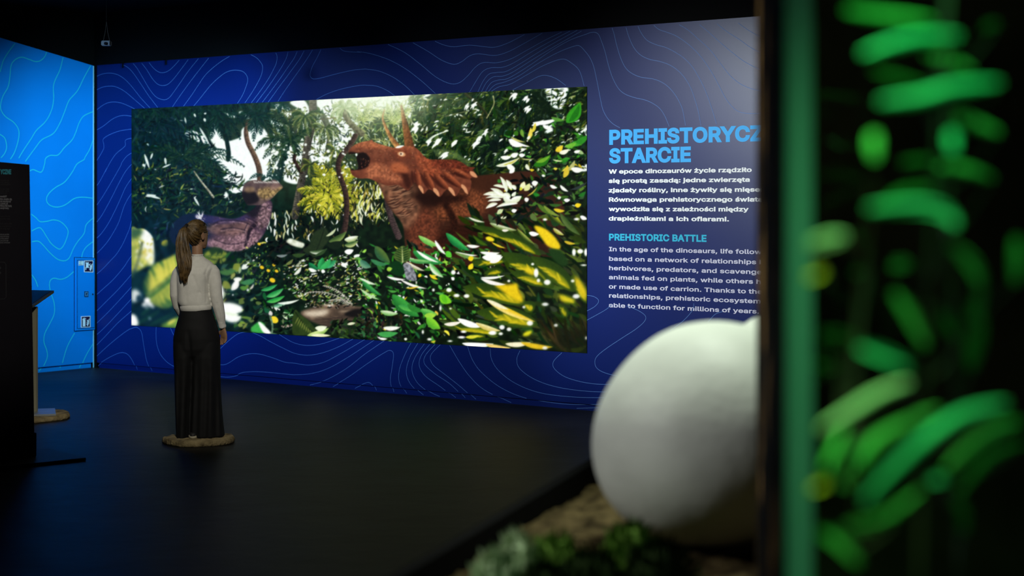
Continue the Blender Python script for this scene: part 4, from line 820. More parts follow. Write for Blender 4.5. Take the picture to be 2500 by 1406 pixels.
# contour lines of the murals, read off in the plane of each wall
CRW = {'A': (0, 60, 3.906), 'B': (550, 100, 6.944), 'C': (225, 390, 5.627), 'D': (225, 640, 5.209), 'E': (320, 780, 6.25), 'F': (1430, 60, 5.021), 'G': (1430, 540, 2.991),
       'T': (700, 20, 2.0833), 'K': (220, 780, 1.953), 'M': (900, 760, 2.176), 'L': (0, 80, 4.392), 'Q': (0, 380, 4.687), 'N': (0, 600, 4.394)}
LINES = """
A1165,382 1215,405 1270,460 1340,560 1420,680 1505,790
A915,497 975,472 1045,463 1120,477 1195,525 1265,600 1340,695 1432,795
A915,628 975,598 1045,587 1110,595 1190,637 1280,712 1380,798
A915,822 965,780 1025,748 1090,738 1170,752 1285,803
A918,1008 990,965 1060,910 1120,878 1185,866 1258,874
A915,1310 960,1240 990,1180 990,1140 983,1100 1010,1070 1080,1035 1160,1010 1258,997
A1422,362 1460,410 1505,447 1550,459 1600,445 1650,405 1710,340
A1352,368 1400,430 1450,510 1500,565 1550,581 1600,570 1650,525 1710,450 1795,335
A1271,372 1310,420 1370,520 1430,620 1490,690 1560,717 1610,700 1660,640 1730,540 1800,440 1893,325
A1645,785 1710,690 1800,565 1880,460 1990,320
A1752,778 1830,670 1900,565 1960,480 2040,405 2120,345 2190,303
A1850,775 1920,690 2000,590 2070,520 2140,465 2200,440 2260,435 2320,450 2355,490 2362,540 2340,610 2310,680 2265,752
B435,232 530,285 600,360 635,440 615,570 550,710 450,880 335,1050
B858,200 880,270 865,380 820,480 740,630 600,840 445,1045
B1065,185 1040,280 970,420 860,590 700,820 530,1045
B1222,175 1170,290 1060,450 900,680 630,1040
B1340,165 1260,310 1130,490 960,720 730,1035
B1482,150 1390,300 1260,490 1110,700 980,890 895,1025
B1625,145 1560,280 1480,430 1440,560 1455,620 1510,645 1620,628 1800,580 2000,530 2200,490 2350,478 T405,310 470,320 540,350 600,392 650,440
B1945,120 2000,165 2100,182 2300,192 T360,220 430,232 520,262 600,305 680,365 757,434
B1545,992 1700,910 1900,835 2100,785 2300,752 T410,392 460,397 510,418 550,445
T515,184 600,225 680,285 760,350 830,383 880,378 925,340 960,300 1000,277 1070,277 1140,258 1220,215 1310,165 1408,117
T643,176 720,220 790,265 850,285 890,272 930,243 975,232 1060,240 1130,220 1210,178 1300,127
T755,168 800,187 850,196 930,188 1000,195 1060,198 1130,175 1210,134
T930,428 970,360 1000,320 1040,303 1100,300 1160,275 1250,220 1365,156 1448,113
T972,428 1000,370 1030,335 1070,327 1120,320 1200,275 1320,200 1478,112
T990,428 1015,380 1050,350 1100,345 1150,325 1250,262 1370,190 1513,109
T1010,426 1040,380 1080,365 1130,355 1230,295 1340,220 1440,163 F0,120 60,98 115,95 160,125 200,220 240,340 280,500 330,650 400,780 480,850 600,895 730,925 830,970 910,1030 970,1120 1025,1250
T1025,425 1060,390 1110,375 1180,345 1280,280 1380,225 1460,194 1490,192 F0,335 60,420 100,520 130,650 160,800 185,930 215,1050 270,1150 340,1220 420,1265
T1040,424 1080,400 1140,385 1220,340 1310,290 1400,259 1450,280 1490,320 1513,395
T1150,415 1220,380 1280,348 1320,342 1370,358 1420,393
F325,42 350,120 380,250 430,410 490,530 570,600 680,645 820,665 920,700 1010,760 1090,850 1150,950 1190,1050 1225,1240
F495,34 530,150 590,280 670,370 780,425 900,450 1030,495 1140,570 1220,660 1290,780 1340,920 1380,1060 1415,1240
F643,22 680,100 750,190 860,245 980,280 1100,340 1210,415 1310,520 1390,650 1460,790 1510,920 1560,1070 1605,1220
F835,8 900,60 1000,95 1120,145 1250,235 1370,345 1470,470 1560,610 1640,760 1720,910 1810,1020 1900,1075 2030,1090 2160,1085
F1145,0 1260,70 1380,175 1530,315 1640,460 1740,590 1830,680 1940,750 2080,800 2200,820
F1395,0 1500,85 1650,220 1800,345 1940,450 2080,525 2200,580
F1610,-10 1730,85 1880,180 2020,280 2200,375
F1870,-20 1980,60 2100,130 2250,210
A1003,1405 1060,1300 1110,1230 1170,1180 1197,1150 1195,1110 1215,1092 1258,1083
C45,385 110,290 190,140 217,95
C42,655 130,530 240,350 350,160 400,70 A1160,1320 1205,1260 1258,1222
C45,880 130,770 210,630 290,480 370,320 460,160 548,55
C45,1095 130,1010 220,880 300,730 380,560 460,380 548,250
C40,1310 140,1210 230,1100 310,970 370,850 400,760 440,640 490,540 548,455
D45,162 130,90 C240,1400 340,1290 420,1160 480,1030 520,930 548,810
D45,425 150,330 260,230 350,130 420,40 C485,1400 548,1310
D40,640 170,510 330,350 505,152
D45,790 200,640 360,470 505,310
D40,940 180,810 350,630 505,462
D35,1078 160,950 330,770 505,617
D40,1215 150,1110 270,1005 390,910 470,855 E0,140 75,118 130,145 165,210 185,330 210,480 240,630 310,800
D50,1330 130,1265 240,1200 330,1160 390,1150 450,1170 500,1230 540,1310 565,1385
E385,105 383,260 400,400 450,530 530,630 610,690 720,745
E600,115 620,170 650,230 700,320
E1300,490 1365,440 1440,370 1530,290 1640,215 1750,192 1850,200 1980,255 2150,350 2330,440 K976,161 1040,170 1110,158 1185,130 1255,92
E1300,685 1365,690 1440,685 1520,645 1620,580 1740,535 1870,520 2000,535 2180,590 2350,650 K976,208 1040,217 1110,205 1190,165 1310,95
E1300,870 1370,875 1470,880 1580,862 1680,815 1800,797 1950,795 2150,810 2350,830 K976,263 1050,258 1130,235 1230,180 1355,98
E2245,215 2370,295 K976,112 1030,123 1100,117 1190,88
K1035,315 1120,290 1220,235 1310,165 1405,100
K1145,325 1230,275 1330,205 1400,160 1430,147 1447,165 1440,230 1432,290 1445,352
K1245,335 1300,308 1330,300 1350,318 1363,345
K1530,112 1500,170 1475,240 1475,300 1508,358
K1563,113 1525,180 1508,250 1530,310 1590,365
K1595,115 1550,180 1535,240 1560,300 1615,345 1675,373
K1620,118 1580,170 1570,220 1600,270 1670,320 1745,378
K1645,118 1600,170 1595,210 1640,255 1720,310 1790,380
K1670,120 1625,170 1635,215 1690,260 1760,315 1842,387
K1715,123 1760,200 1810,270 1880,335 2015,403
K1800,128 1825,195 1870,255 1960,325 2080,375 2250,403 2400,405 2480,398
K1908,137 1915,190 1950,245 2030,305 2150,350 2320,370 2490,372 2700,372
K2050,148 2035,190 2050,235 2120,285 2220,320 2350,340 2490,345 2700,340
K2250,158 2210,200 2215,235 2270,275 2370,302 2490,310 2700,305
G0,540 60,550 95,580 70,620 10,655
G10,722 140,650 190,610
G300,620 380,650 435,690 430,730 370,785 270,850 150,930 80,990 68,1040 90,1080 150,1110 240,1130 400,1150
G790,600 780,650 720,720 650,775 560,840 480,890 410,950
G1000,660 945,680 890,740
K2270,425 2390,422 2480,418
"""
LINES_L = """
L500,206 475,260 430,300 375,308 310,285 230,262 160,290 118,350 105,470 85,580 30,680 5,780 15,840 60,900 140,955 190,1020 203,1090 185,1190 150,1290 110,1355
L675,266 640,400 585,520 570,600 575,690 560,800 520,900 470,970 390,1045 330,1140 250,1260 200,1345
L972,352 900,480 830,620 740,725 690,850 640,970 570,1080 450,1145 380,1230 270,1380
L1003,843 900,890 850,960 810,1070 770,1150 690,1230 620,1310 540,1315 490,1345 Q510,90 490,160 465,190 420,175 380,160 345,172 250,240
L1000,1140 960,1250 910,1335 Q960,45 880,95 830,180 740,300 640,360 560,430 530,500 560,560 640,588 740,565 850,490 950,475 1062,488
L160,114 80,220 30,310 0,420
L0,1090 50,1130 70,1220 50,1290 10,1340
Q358,670 410,710 460,755 540,750 610,735 690,755 755,815 778,880 745,990 700,1060 660,1063 590,1010 540,940 480,845 440,825 360,862
Q365,985 430,978 480,1010 560,1100 650,1180 730,1203 790,1170 840,1060 890,980 960,890 985,790 1062,715
Q1062,985 990,1040 950,1100 932,1165
N790,275 720,335 650,360 580,348 540,370 530,430 550,520 580,620 580,730 530,840 480,940 470,1030 500,1120 505,1200 460,1300 430,1345
N800,935 740,1040 700,1140 650,1330
N1005,1040 930,1160 880,1270 860,1310
N340,310 380,370 405,440
"""
def read_lines(txt, conv):
    out = []
    for ln in txt.strip().splitlines():
        cr = None; pts = []
        for tok in ln.split():
            if tok[0].isalpha(): cr = CRW[tok[0]]; tok = tok[1:]
            x, y = map(float, tok.split(',')); pts.append(conv(cr[0] + x / cr[2], cr[1] + y / cr[2]))
        out.append(smooth_path(pts, 7))
    return out
mb = MB()
for p in read_lines(LINES, wb):
    ribbon(mb, [q for q in p if .01 < q[1] < WT - .004], .0047, lambda t, z, o: WB(t, z, o - (.018 if z < .058 else 0)), .0015)
under(mb.build('contour_lines', M_navyline), wall_back)
mb = MB()
for p in read_lines(LINES_L, wl):
    ribbon(mb, [q for q in p if .01 < q[1]], .0100, lambda t, z, o: WL(t, z, o - (.018 if z < .058 else 0)), .0015)
under(mb.build('contour_lines', M_cyanline), wall_left)

# ---------------------------------------------------------------- lettering on the back wall
lett = empty('wall_lettering', WB(6.6, 1.6, 0), 'blue headings and white paragraphs printed on the navy wall right of the screen', 'lettering', AW)
WBf = lambda t, z, o: Vector((t - 6.6, -o, z - 1.6))
def group_text(name, rows, m, bold, cap, spacing=1.0):
    e = bpy.data.objects.new(name, None); COL.objects.link(e); e.parent = lett
    for body, fit, x0, x1, yb in rows:
        mb = MB(); t0, z0 = wb(x0, yb); t1, _ = wb(x1, yb); put_text(mb, body, fit, t0, t1, z0, cap, WBf, .0008, bold, 0, spacing)
        mb.build('text_line', m, e)
zc = lambda x, y0, y1: wb(x, y0)[1] - wb(x, y1)[1]
group_text('heading', [('PREHISTORYCZNE', 'PREHISTORYCZ', 1487.5, 1863, 351.3), ('STARCIE', 'STARCIE', 1487, 1687, 396.5)], M_head, .040, zc(1488, 317, 351.3), 1.03)
group_text('paragraph', [('W epoce dinozaurów życie rządziło', 'W epoce dinozaurów życie rządziło', 1486, 1835.5, 423.6), ('się prostą zasadą: jedne zwierzęta', 'się prostą zasadą: jedne zwierzęta', 1486, 1830.7, 446.2),
    ('zjadały rośliny, inne żywiły się mięsem.', 'zjadały rośliny, inne żywiły się mięse', 1486, 1856, 469.2), ('Równowaga prehistorycznego świata', 'Równowaga prehistorycznego świat', 1486.5, 1851, 491.9),
    ('wywodziła się z zależności między', 'wywodziła się z zależności między', 1486, 1828, 514.7), ('drapieżnikami a ich ofiarami.', 'drapieżnikami a ich ofiarami.', 1486, 1780, 537.8)], M_white, .033, zc(1488, 413.6, 423.6), 1.02)
group_text('subheading', [('PREHISTORIC BATTLE', 'PREHISTORIC BATTLE', 1487, 1725, 586)], M_teal, .034, zc(1488, 570.3, 586), 1.03)
group_text('paragraph', [('In the age of the dinosaurs, life follow', 'In the age of the dinosaurs, life follow', 1487, 1860, 612.7), ('based on a network of relationships b', 'based on a network of relationships', 1487, 1846.3, 636),
    ('herbivores, predators, and scavenge', 'herbivores, predators, and scaveng', 1487, 1846.3, 658.8), ('animals fed on plants, while others h', 'animals fed on plants, while others', 1486.5, 1838.6, 681.1),
    ('or made use of carrion. Thanks to the', 'or made use of carrion. Thanks to th', 1486.5, 1847.4, 703.9), ('relationships, prehistoric ecosystem', 'relationships, prehistoric ecosystem', 1487, 1857, 726),
    ('able to function for millions of years.', 'able to function for millions of years', 1486.5, 1847.4, 749.4)], M_lilac, .021, zc(1488, 602.6, 612.7), 1.02)

# ---------------------------------------------------------------- the video screen
def homography(src, dst):
    A = []
    for (x, y), (u, v) in zip(src, dst):
        A.append([x, y, 1, 0, 0, 0, -u * x, -u * y, -u]); A.append([0, 0, 0, x, y, 1, -v * x, -v * y, -v])
    _, _, vt = np.linalg.svd(np.array(A, float)); return vt[-1].reshape(3, 3)
q0, q1 = wb(322, 500), wb(1433.5, 500)
z_tl, z_bl, z_tr, z_br = wb(322, 266)[1], wb(322, 794)[1], wb(1433.5, 211.5)[1], wb(1433.5, 862)[1]
scr = empty('video_screen', WB((q0[0] + q1[0]) / 2, z_bl, 0), 'large bright wall screen showing two dinosaurs in a sunlit jungle', 'screen', AW)
def display():
    pic = paint_picture()
    nu, nv = 1060, 560
    tt = np.linspace(q0[0], q1[0], nu); uu = np.linspace(0, 1, nu)
    vv = np.linspace(0, 1, nv)
    T, Vv = np.meshgrid(tt, vv); Uu = (T - tt[0]) / (tt[-1] - tt[0])
    ztop = z_tl + (z_tr - z_tl) * Uu; zbot = z_bl + (z_br - z_bl) * Uu
    Z = ztop + (zbot - ztop) * Vv
    off = .006
    X = CX + T * U[0] + off * V[0]; Y = CY + T * U[1] + off * V[1]
    sx = X / Y; px = 1250 + F * (CX + T * U[0]) / (CY + T * U[1]); py = HOR + (H - Z) * F / (CY + T * U[1])
    gx = np.clip(px - PX0, 0, PW - 1.001); gy = np.clip(py - PY0, 0, PH - 1.001)
    ix = gx.astype(int); iy = gy.astype(int); fx = (gx - ix)[..., None]; fy = (gy - iy)[..., None]
    c = (pic[iy, ix] * (1 - fx) + pic[iy, ix + 1] * fx) * (1 - fy) + (pic[iy + 1, ix] * (1 - fx) + pic[iy + 1, ix + 1] * fx) * fy
    c = np.where(c <= .04045, c / 12.92, ((c + .055) / 1.055) ** 2.4)
    co = np.stack([T - (q0[0] + q1[0]) / 2, np.full_like(T, -off), Z - z_bl], -1).reshape(-1, 3)
    idx = np.arange(nu * nv).reshape(nv, nu)
    faces = np.stack([idx[1:, :-1], idx[1:, 1:], idx[:-1, 1:], idx[:-1, :-1]], -1).reshape(-1, 4)
    me = bpy.data.meshes.new('display'); nf = len(faces)
    me.vertices.add(len(co)); me.vertices.foreach_set('co', co.astype(np.float32).ravel())
    me.loops.add(nf * 4); me.loops.foreach_set('vertex_index', faces.astype(np.int32).ravel())
    me.polygons.add(nf); me.polygons.foreach_set('loop_start', np.arange(0, nf * 4, 4, dtype=np.int32)); me.polygons.foreach_set('loop_total', np.full(nf, 4, np.int32))
    me.update(calc_edges=True)
    at_ = me.color_attributes.new('picture', 'FLOAT_COLOR', 'POINT')
    rgba = np.ones((len(co), 4), np.float32); rgba[:, :3] = c.reshape(-1, 3); at_.data.foreach_set('color', rgba.ravel())
    m = bpy.data.materials.new('screen_picture'); m.use_nodes = True; nt = m.node_tree; b = nt.nodes['Principled BSDF']
    b.inputs['Base Color'].default_value = (.004, .004, .004, 1); b.inputs['Roughness'].default_value = .6; b.inputs['Specular IOR Level'].default_value = .1
    b.inputs['Specular IOR Level'].default_value = 0.0; a = nt.nodes.new('ShaderNodeAttribute'); a.attribute_name = 'picture'
    nt.links.new(a.outputs['Color'], b.inputs['Emission Color']); b.inputs['Emission Strength'].default_value = 1.0
    m.cycles.emission_sampling = 'FRONT'
    me.materials.append(m)
    o = bpy.data.objects.new('display', me); COL.objects.link(o); o.parent = scr
display()
mb = MB()
quad = [(q0[0], z_bl), (q1[0], z_br), (q1[0], z_tr), (q0[0], z_tl)]
SF = lambda t, z, o: Vector((t - (q0[0] + q1[0]) / 2, -o, z - z_bl))
a = [SF(t, z, .0052) for t, z in quad]; b = [SF(t, z, .0005) for t, z in quad]
mb.add(a + b, [[0, 1, 2, 3], [7, 6, 5, 4]] + [[(i + 1) % 4, i, 4 + i, 4 + (i + 1) % 4] for i in range(4)])
mb.build('panel', M_black, scr)

# ---------------------------------------------------------------- pins over the wall, sensor under the ceiling
for px, py, lab in [(302.5, 156, 'small black clip on the top edge of the wall, nearer the corner'), (408, 149, 'small black clip on the top edge of the wall, farther from the corner')]:
    t, z = wb(px, py); mb = MB()
    for c, d in [((0, .012, -.012), (.012, .014, .055)), ((0, .004, .022), (.03, .03, .012))]: mb.box(c, d, bev=.002)
    o = mb.build('wall_clip', M_black); o.location = WB(t, WT - .012, .004); o.rotation_euler = (0, 0, math.atan2(V[1], V[0]) - PI / 2)
    tag(o, lab, 'clip', 'clips on the wall top')
Yp = 15.6; p = at(260, 106, Yp)
sens = empty('ceiling_sensor', p, 'small grey box hanging on thin wires from the black ceiling near the corner', 'sensor')
mb = MB(); mb.box((0, 0, 0), (.084, .07, .046), bev=.006); mb.build('housing', mat('grey_plastic', (.16, .18, .19), .5), sens)
mb = MB(); mb.tube([(0, -.035, -.004), (0, -.042, -.004)], .014, 12); mb.build('lens', mat('black_glass', (.01, .01, .012), .1, .5), sens)
for s in (-1, 1):
    mb = MB(); mb.tube([(s * .03, 0, .02), (s * .012, 0, .10), (0, 0, .2), (0, 0, CEIL - p.z)], .0018, 6); mb.build('wire', mat('brown_wire', (.05, .035, .02), .6), sens)
# ---------------------------------------------------------------- hose cabinet set into the left wall
M_groove = mat('shadow_gap', (.004, .02, .06), .7, .1)
cab = empty('hose_cabinet', WL(*wl(205, 808)), 'flush blue fire hose cabinet with two pictogram signs on the bright blue wall', 'cabinet')
def lwquad(mb, pts, o0, o1, mi=0):                 # slab on the left wall between two heights above it
    q = [wl(*p) for p in pts]; n = len(q); L = cab.location
    a = [WL(t, z, o1) - L for t, z in q]; b = [WL(t, z, o0) - L for t, z in q]
    mb.add(a + b, [list(range(n)), list(range(n, 2 * n))[::-1]] + [[(i + 1) % n, i, n + i, n + (i + 1) % n] for i in range(n)], mi)
LWx = lambda o: (lambda t, z, f: WL(t, z, f + o) - cab.location)
mb = MB(); lwquad(mb, [(180.6, 627.5), (180.6, 809), (230, 805.5), (230, 629)], .0005, .005); lwquad(mb, [(182, 629), (182, 807.2), (229.6, 804), (229.6, 630.4)], .0005, .014, 1)
mb.build('frame', None, cab, mats=[M_groove, M_cyan])
mb = MB(); lwquad(mb, [(186.2, 634.4), (186.2, 802.6), (228.6, 800), (228.6, 634.8)], .010, .0155); lwquad(mb, [(187.3, 635.8), (187.3, 801.4), (227.8, 798.8), (227.8, 636)], .0105, .018, 1)
door = mb.build('door', None, cab, mats=[M_groove, M_cyan])
mb = MB(); lwquad(mb, [(203.2, 711), (203.2, 724.6), (212.8, 724.4), (212.8, 711)], .018, .022, 0); lwquad(mb, [(204.6, 712.6), (204.6, 722.8), (211.4, 722.6), (211.4, 712.6)], .0195, .0235, 1); lwquad(mb, [(206, 716), (207.6, 722), (210, 714)], .0235, .026, 0)
mb.build('latch', None, door, mats=[M_groove, mat('blue_metal', (.10, .35, .62), .4, .5, .3)])
mb = MB(); q = wl(223.6, 718); mb.tube([WL(q[0], q[1], .018) - cab.location, WL(q[0], q[1], .024) - cab.location], .009, 14); mb.build('lock', M_groove, door)
M_signb = mat('sign_dark', (.012, .004, .035), .5, .2); M_signw = mat('sign_pale', (.80, .92, 1.0), .5, .2)
def sgn(name, x0, y0, x1, y1, y0b, y1b, shapes):
    mb = MB()
    P = lambda u, v: (x0 + (x1 - x0) * u, (y0 + (y0b - y0) * u) * (1 - v) + (y1 + (y1b - y1) * u) * v)
    lwquad(mb, [P(0, 0), P(0, 1), P(1, 1), P(1, 0)], .018, .0195, 0); lwquad(mb, [P(.07, .055), P(.07, .945), P(.93, .945), P(.93, .055)], .0195, .0205, 1)
    for s in shapes: lwquad(mb, [P(u, v) for u, v in s][::1], .0205, .0212, 0)
    return mb.build(name, None, door, mats=[M_signw, M_signb])
flame = lambda x, y, k=1: [(x, y), (x - .05 * k, y + .10), (x + .02, y + .20), (x + .10 * k, y + .25), (x + .14 * k, y + .16), (x + .24 * k, y - .04), (x + .20 * k, y - .06), (x + .09 * k, y + .08), (x + .02, y + .10)]
sgn('sign', 202.4, 636, 225, 664.3, 635.6, 664.8, [[(.14, .16), (.14, .22), (.52, .22), (.52, .16)], [(.20, .22), (.20, .56), (.48, .56), (.48, .22)], [(.14, .56), (.14, .62), (.52, .62), (.52, .56)], [(.15, .62), (.15, .80), (.22, .80), (.22, .62)], [(.50, .32), (.50, .40), (.62, .40), (.62, .32)], flame(.66, .34), flame(.64, .50), flame(.62, .64), [(.66, .26), (.62, .33), (.72, .30)]])
sgn('sign', 195, 772, 218, 799.6, 771, 798.6, [[(.18, .34), (.18, .90), (.46, .90), (.46, .34)], [(.22, .26), (.18, .34), (.46, .34), (.42, .26)], [(.27, .15), (.27, .26), (.37, .26), (.37, .15)], [(.36, .15), (.36, .20), (.52, .26), (.54, .22)], [(.28, .16), (.14, .26), (.16, .34), (.20, .28), (.30, .22)], flame(.66, .30), flame(.64, .48), flame(.62, .64)])
mb = MB(); lwquad(mb, [(189, 637), (189, 648), (201.4, 647.6), (201.4, 636.6)], .018, .0195); mb.build('label_sticker', mat('worn_paper', (.55, .78, .92), .7, .1, vary=.5, scale=60), door)

# ---------------------------------------------------------------- dark information totem at the left edge
M_totem = mat('totem_black', (.010, .008, .011), .55, .25, vary=.2, scale=3)
Yt = 12.0; pz = at(85, 1125, Yt); tw = 1.05
tot = empty('information_totem', (at(20, 1125, Yt).x, Yt, 0), 'tall black information board with small pale text at the left edge', 'information board', math.radians(40))
TR = Matrix.Rotation(math.radians(-40), 3, 'Z')
def tl_(px, py, off=0.0):                     # photograph -> local coordinates in the totem's face plane
    n = Vector((math.sin(math.radians(40)), -math.cos(math.radians(40)), 0)); o = Vector(tot.location)
    d = Vector(((px - 1250) / F, 1, -(py - HOR) / F)); c = Vector((0, 0, H))
    k = (o - c).dot(n) / d.dot(n); return TR @ (c + d * k - o) + Vector((0, -off, 0))
a = [tl_(72, 402), tl_(81, 880), tl_(84, 1078), tl_(85.6, 1079), tl_(86.2, 1118)]
zb = .022
xl = -.80
out = [Vector((xl, 0, a[0].z + .07)), Vector((a[0].x, 0, a[0].z)), Vector((a[1].x, 0, a[1].z)), Vector((a[2].x, 0, a[2].z)), Vector((a[2].x, 0, zb)), Vector((xl, 0, zb))]
mb = MB(); n = len(out); mb.add(out + [p + Vector((0, .07, 0)) for p in out], [list(range(n))[::-1], list(range(n, 2 * n))] + [[i, (i + 1) % n, n + (i + 1) % n, n + i] for i in range(n)])
mb.build('board', M_totem, tot)
mb = MB(); mb.box(((xl + a[4].x + .006) / 2, .035, zb + .085), (a[4].x + .006 - xl, .09, .17), bev=.004); mb.build('foot_cover', M_totem, tot)
mb = MB(); c0 = tl_(160, 1130); mb.box(((xl - .2 + c0.x + .02) / 2, .02, .011), (c0.x + .02 - xl + .2, .62, .021), bev=.003); mb.build('base_plate', M_totem, tot)
TP = lambda t, z, o: Vector((t, -o, z))
def tot_rows(name, rows, m, bold):
    mb = MB()
    for body, x0, x1, yb, yt in rows:
        A = tl_(x0, yb); B = tl_(x1, yb); h = tl_(x0, yt).z - A.z
        put_text(mb, body, body, A.x, B.x, A.z, h, TP, .003, bold)
    return mb.build(name, m, tot)
tot_rows('heading', [('YCZNE', 0, 27, 424.5, 413)], mat('dim_teal_ink', (.06, .40, .46), .6, .1), .04)
M_dim = mat('dim_grey_ink', (.30, .30, .30), .6, .1); M_dim2 = mat('faint_grey_ink', (.05, .05, .05), .6, .1)
tot_rows('paragraph', [('wadzi?', 0, 16, 481.5, 477), ('Kto okaże się', 0, 28.5, 488, 483.5), ('nia zwycięzcą?', 0, 26.5, 493.5, 489), ('z prawej, jak', 0, 19, 499, 494.5), ('Którzy też będą', 0, 28, 504.5, 500), ('swoje łowy.', 0, 21.5, 510, 505.5)], M_dim, .02)
tot_rows('paragraph', [('okres kredy oraz', 0, 21, 442, 438), ('wielki drapieżny', 0, 23, 447, 443), ('gatunek gadów', 0, 25, 452, 448), ('na całym lądzie', 0, 22, 463, 459), ('w lasach i bagnach', 0, 22, 468, 464), ('dawnej ziemi', 0, 18, 473, 469), ('hunters of the land', 0, 24, 530, 526), ('and their prey', 0, 25, 536, 532), ('lived side by side', 0, 28, 548, 544), ('in the forests', 0, 27, 554, 550), ('of long ago', 0, 24, 560, 556)], M_dim2, .0)
tot_rows('paragraph', [('Who do you think', 0, 22, 574, 570.5), ('will be the winner', 0, 22, 579, 575.5), ('of this battle?', 0, 21, 584, 580.5), ('Look to the right', 0, 20, 589, 585.5), ('and choose', 0, 24, 594, 590.5)], M_dim, .0)
mb = MB(); fr = [tl_(-40, 640), tl_(10, 640), tl_(14, 645), tl_(14.5, 725), tl_(10, 730), tl_(-40, 730)]
ribbon(mb, [(p.x, p.z) for p in fr], .004, TP, .003)
for x, y, r in [(-1, 654, 3.2), (-1, 666, 3.2)]:
    c = tl_(x, y); mb.tube([c + Vector((0, -.002, 0)), c + Vector((0, -.004, 0))], r * Yt / F, 14)
mb.build('framed_notice', M_dim2, tot)

# ---------------------------------------------------------------- sand coloured floor discs
M_disc = mat('sand_disc', (.27, .215, .11), .9, .1, vary=.35, scale=14, bump=.7, bscale=40, col2=(.13, .10, .05))
def disc(loc, rx, ry, h, seed, label):
    R = random.Random(seed); n = 72; rings = []
    rr = [1 + .035 * math.sin(3 * a + R.random()) + .03 * math.sin(5 * a + seed) + R.uniform(-.012, .012) for a in [2 * PI * i / n for i in range(n)]]
    for k, z in [(1.0, .0), (1.02, h * .35), (1.0, h * .8), (.975, h), (.6, h + .002), (.05, h)]:
        rings.append([Vector((rx * rr[i] * k * math.cos(2 * PI * i / n), ry * rr[i] * k * math.sin(2 * PI * i / n), max(0, z + (R.uniform(-.004, .004) if .2 < k and z > 0 else 0)))) for i in range(n)])
    mb = MB(); mb.loft(rings); o = mb.build('floor_disc', M_disc, None, True); o.location = loc
    return tag(o, label, 'platform')
disc((at(485, 1066, 12.98).x, 12.98, 0), .268, .25, .045, 4, 'flat sand coloured disc on the dark floor under the woman\'s feet')
Yk = 14.42; kx = at(73, 1010, Yk).x
disc((kx, Yk + .02, 0), .315, .36, .042, 9, 'flat sand coloured disc under the touchscreen lectern at left')
# ---------------------------------------------------------------- lectern with a sloping screen
kio = empty('touchscreen_lectern', (kx, Yk, .042), 'grey lectern with a dark sloping touchscreen, half hidden behind the black board', 'lectern')
M_steel = mat('grey_steel', (.30, .33, .34), .45, .5, .4); M_khaki = mat('khaki_paint', (.27, .26, .18), .6, .3)
def loc(px, py, Y): return at(px, py, Y) - Vector(kio.location)
mb = MB(); M = Matrix.Rotation(math.radians(16), 4, 'Z')
mb.box((0, 0, .009), (.42, .42, .018), bev=.003, M=M); mb.build('base_plate', M_steel, kio)
mb = MB(); mb.box((-.02, .03, .46), (.145, .06, .90), bev=.004); mb.build('post', M_khaki, kio)
A_, B_, C_, D_ = loc(-20, 745, 14.22), loc(80, 745, 14.22), loc(131.5, 709, 14.62), loc(30, 707, 14.66)
nrm = (B_ - A_).cross(D_ - A_).normalized()
def slab4(mb, P, o0, o1, mi=0):
    mb.add([p + nrm * o1 for p in P] + [p + nrm * o0 for p in P], [[0, 1, 2, 3], [7, 6, 5, 4]] + [[(i + 1) % 4, i, 4 + i, 4 + (i + 1) % 4] for i in range(4)], mi)
mb = MB(); slab4(mb, [A_, B_, C_, D_], -.022, 0); mb.build('tabletop', mat('dark_steel', (.05, .055, .06), .4, .4, .3), kio)
Pm = [(A_ + C_) / 2 + (p - (A_ + C_) / 2) * .88 for p in (A_, B_, C_, D_)]
mb = MB(); slab4(mb, Pm, 0, .002); mb.build('touchscreen', mat('screen_glass', (.003, .006, .009), .35, .25), kio)

# ---------------------------------------------------------------- the woman
PS = 12.98 / F
base = Vector((at(485, 1066, 12.98).x, 12.98, .045))
woman = empty('person', base, 'woman with a long ponytail in pale sweater and wide black trousers, seen from behind', 'person')
def P_(px, py, y=0.0): return Vector(((px - 485) * PS, y, (1066 - py) * PS))
def ring(c, a, b, n=28, tilt=0.0, e=2.0, rot=0.0):
    out = []
    for k in range(n):
        t = 2 * PI * k / n; ct, st = math.cos(t), math.sin(t)
        x = a * math.copysign(abs(ct) ** (2 / e), ct); y = b * math.copysign(abs(st) ** (2 / e), st)
        out.append(c + Vector((x * math.cos(rot) - y * math.sin(rot), x * math.sin(rot) + y * math.cos(rot), tilt * x)))
    return out
def fuse(o, vox, smooth=4, fac=.5):
    r = o.modifiers.new('fuse', 'REMESH'); r.mode = 'VOXEL'; r.voxel_size = vox; r.use_smooth_shade = True
    s = o.modifiers.new('soften', 'SMOOTH'); s.iterations = smooth; s.factor = fac
    return o
def bake(o):                                    # keep the fused surface as plain mesh
    dg = bpy.context.evaluated_depsgraph_get(); dg.update()
    me = bpy.data.meshes.new_from_object(o.evaluated_get(dg)); o.modifiers.clear(); o.data = me
    me.polygons.foreach_set('use_smooth', [True] * len(me.polygons)); return o
M_skin = mat('skin', (.27, .15, .085), .5, .3, vary=.08, scale=20)
M_knit = mat('cream_knit', (.56, .55, .50), .9, .1, vary=.05, scale=30, bump=.15, bscale=260, sheen=.2)
M_trou = mat('black_cloth', (.0055, .0057, .006), .75, .2, vary=.2, scale=18)
M_hair = mat('dark_blond_hair', (.080, .048, .016), .42, .4, vary=.6, scale=30)
HC = P_(479, 574, .015)                                   # centre of the head
ah = math.radians(33)                                     # the face looks away and to the right
fwd = Vector((math.sin(ah), math.cos(ah), 0)); sid = Vector((math.cos(ah), -math.sin(ah), 0))
HM = Matrix((sid, fwd, Vector((0, 0, 1)))).transposed().to_4x4()
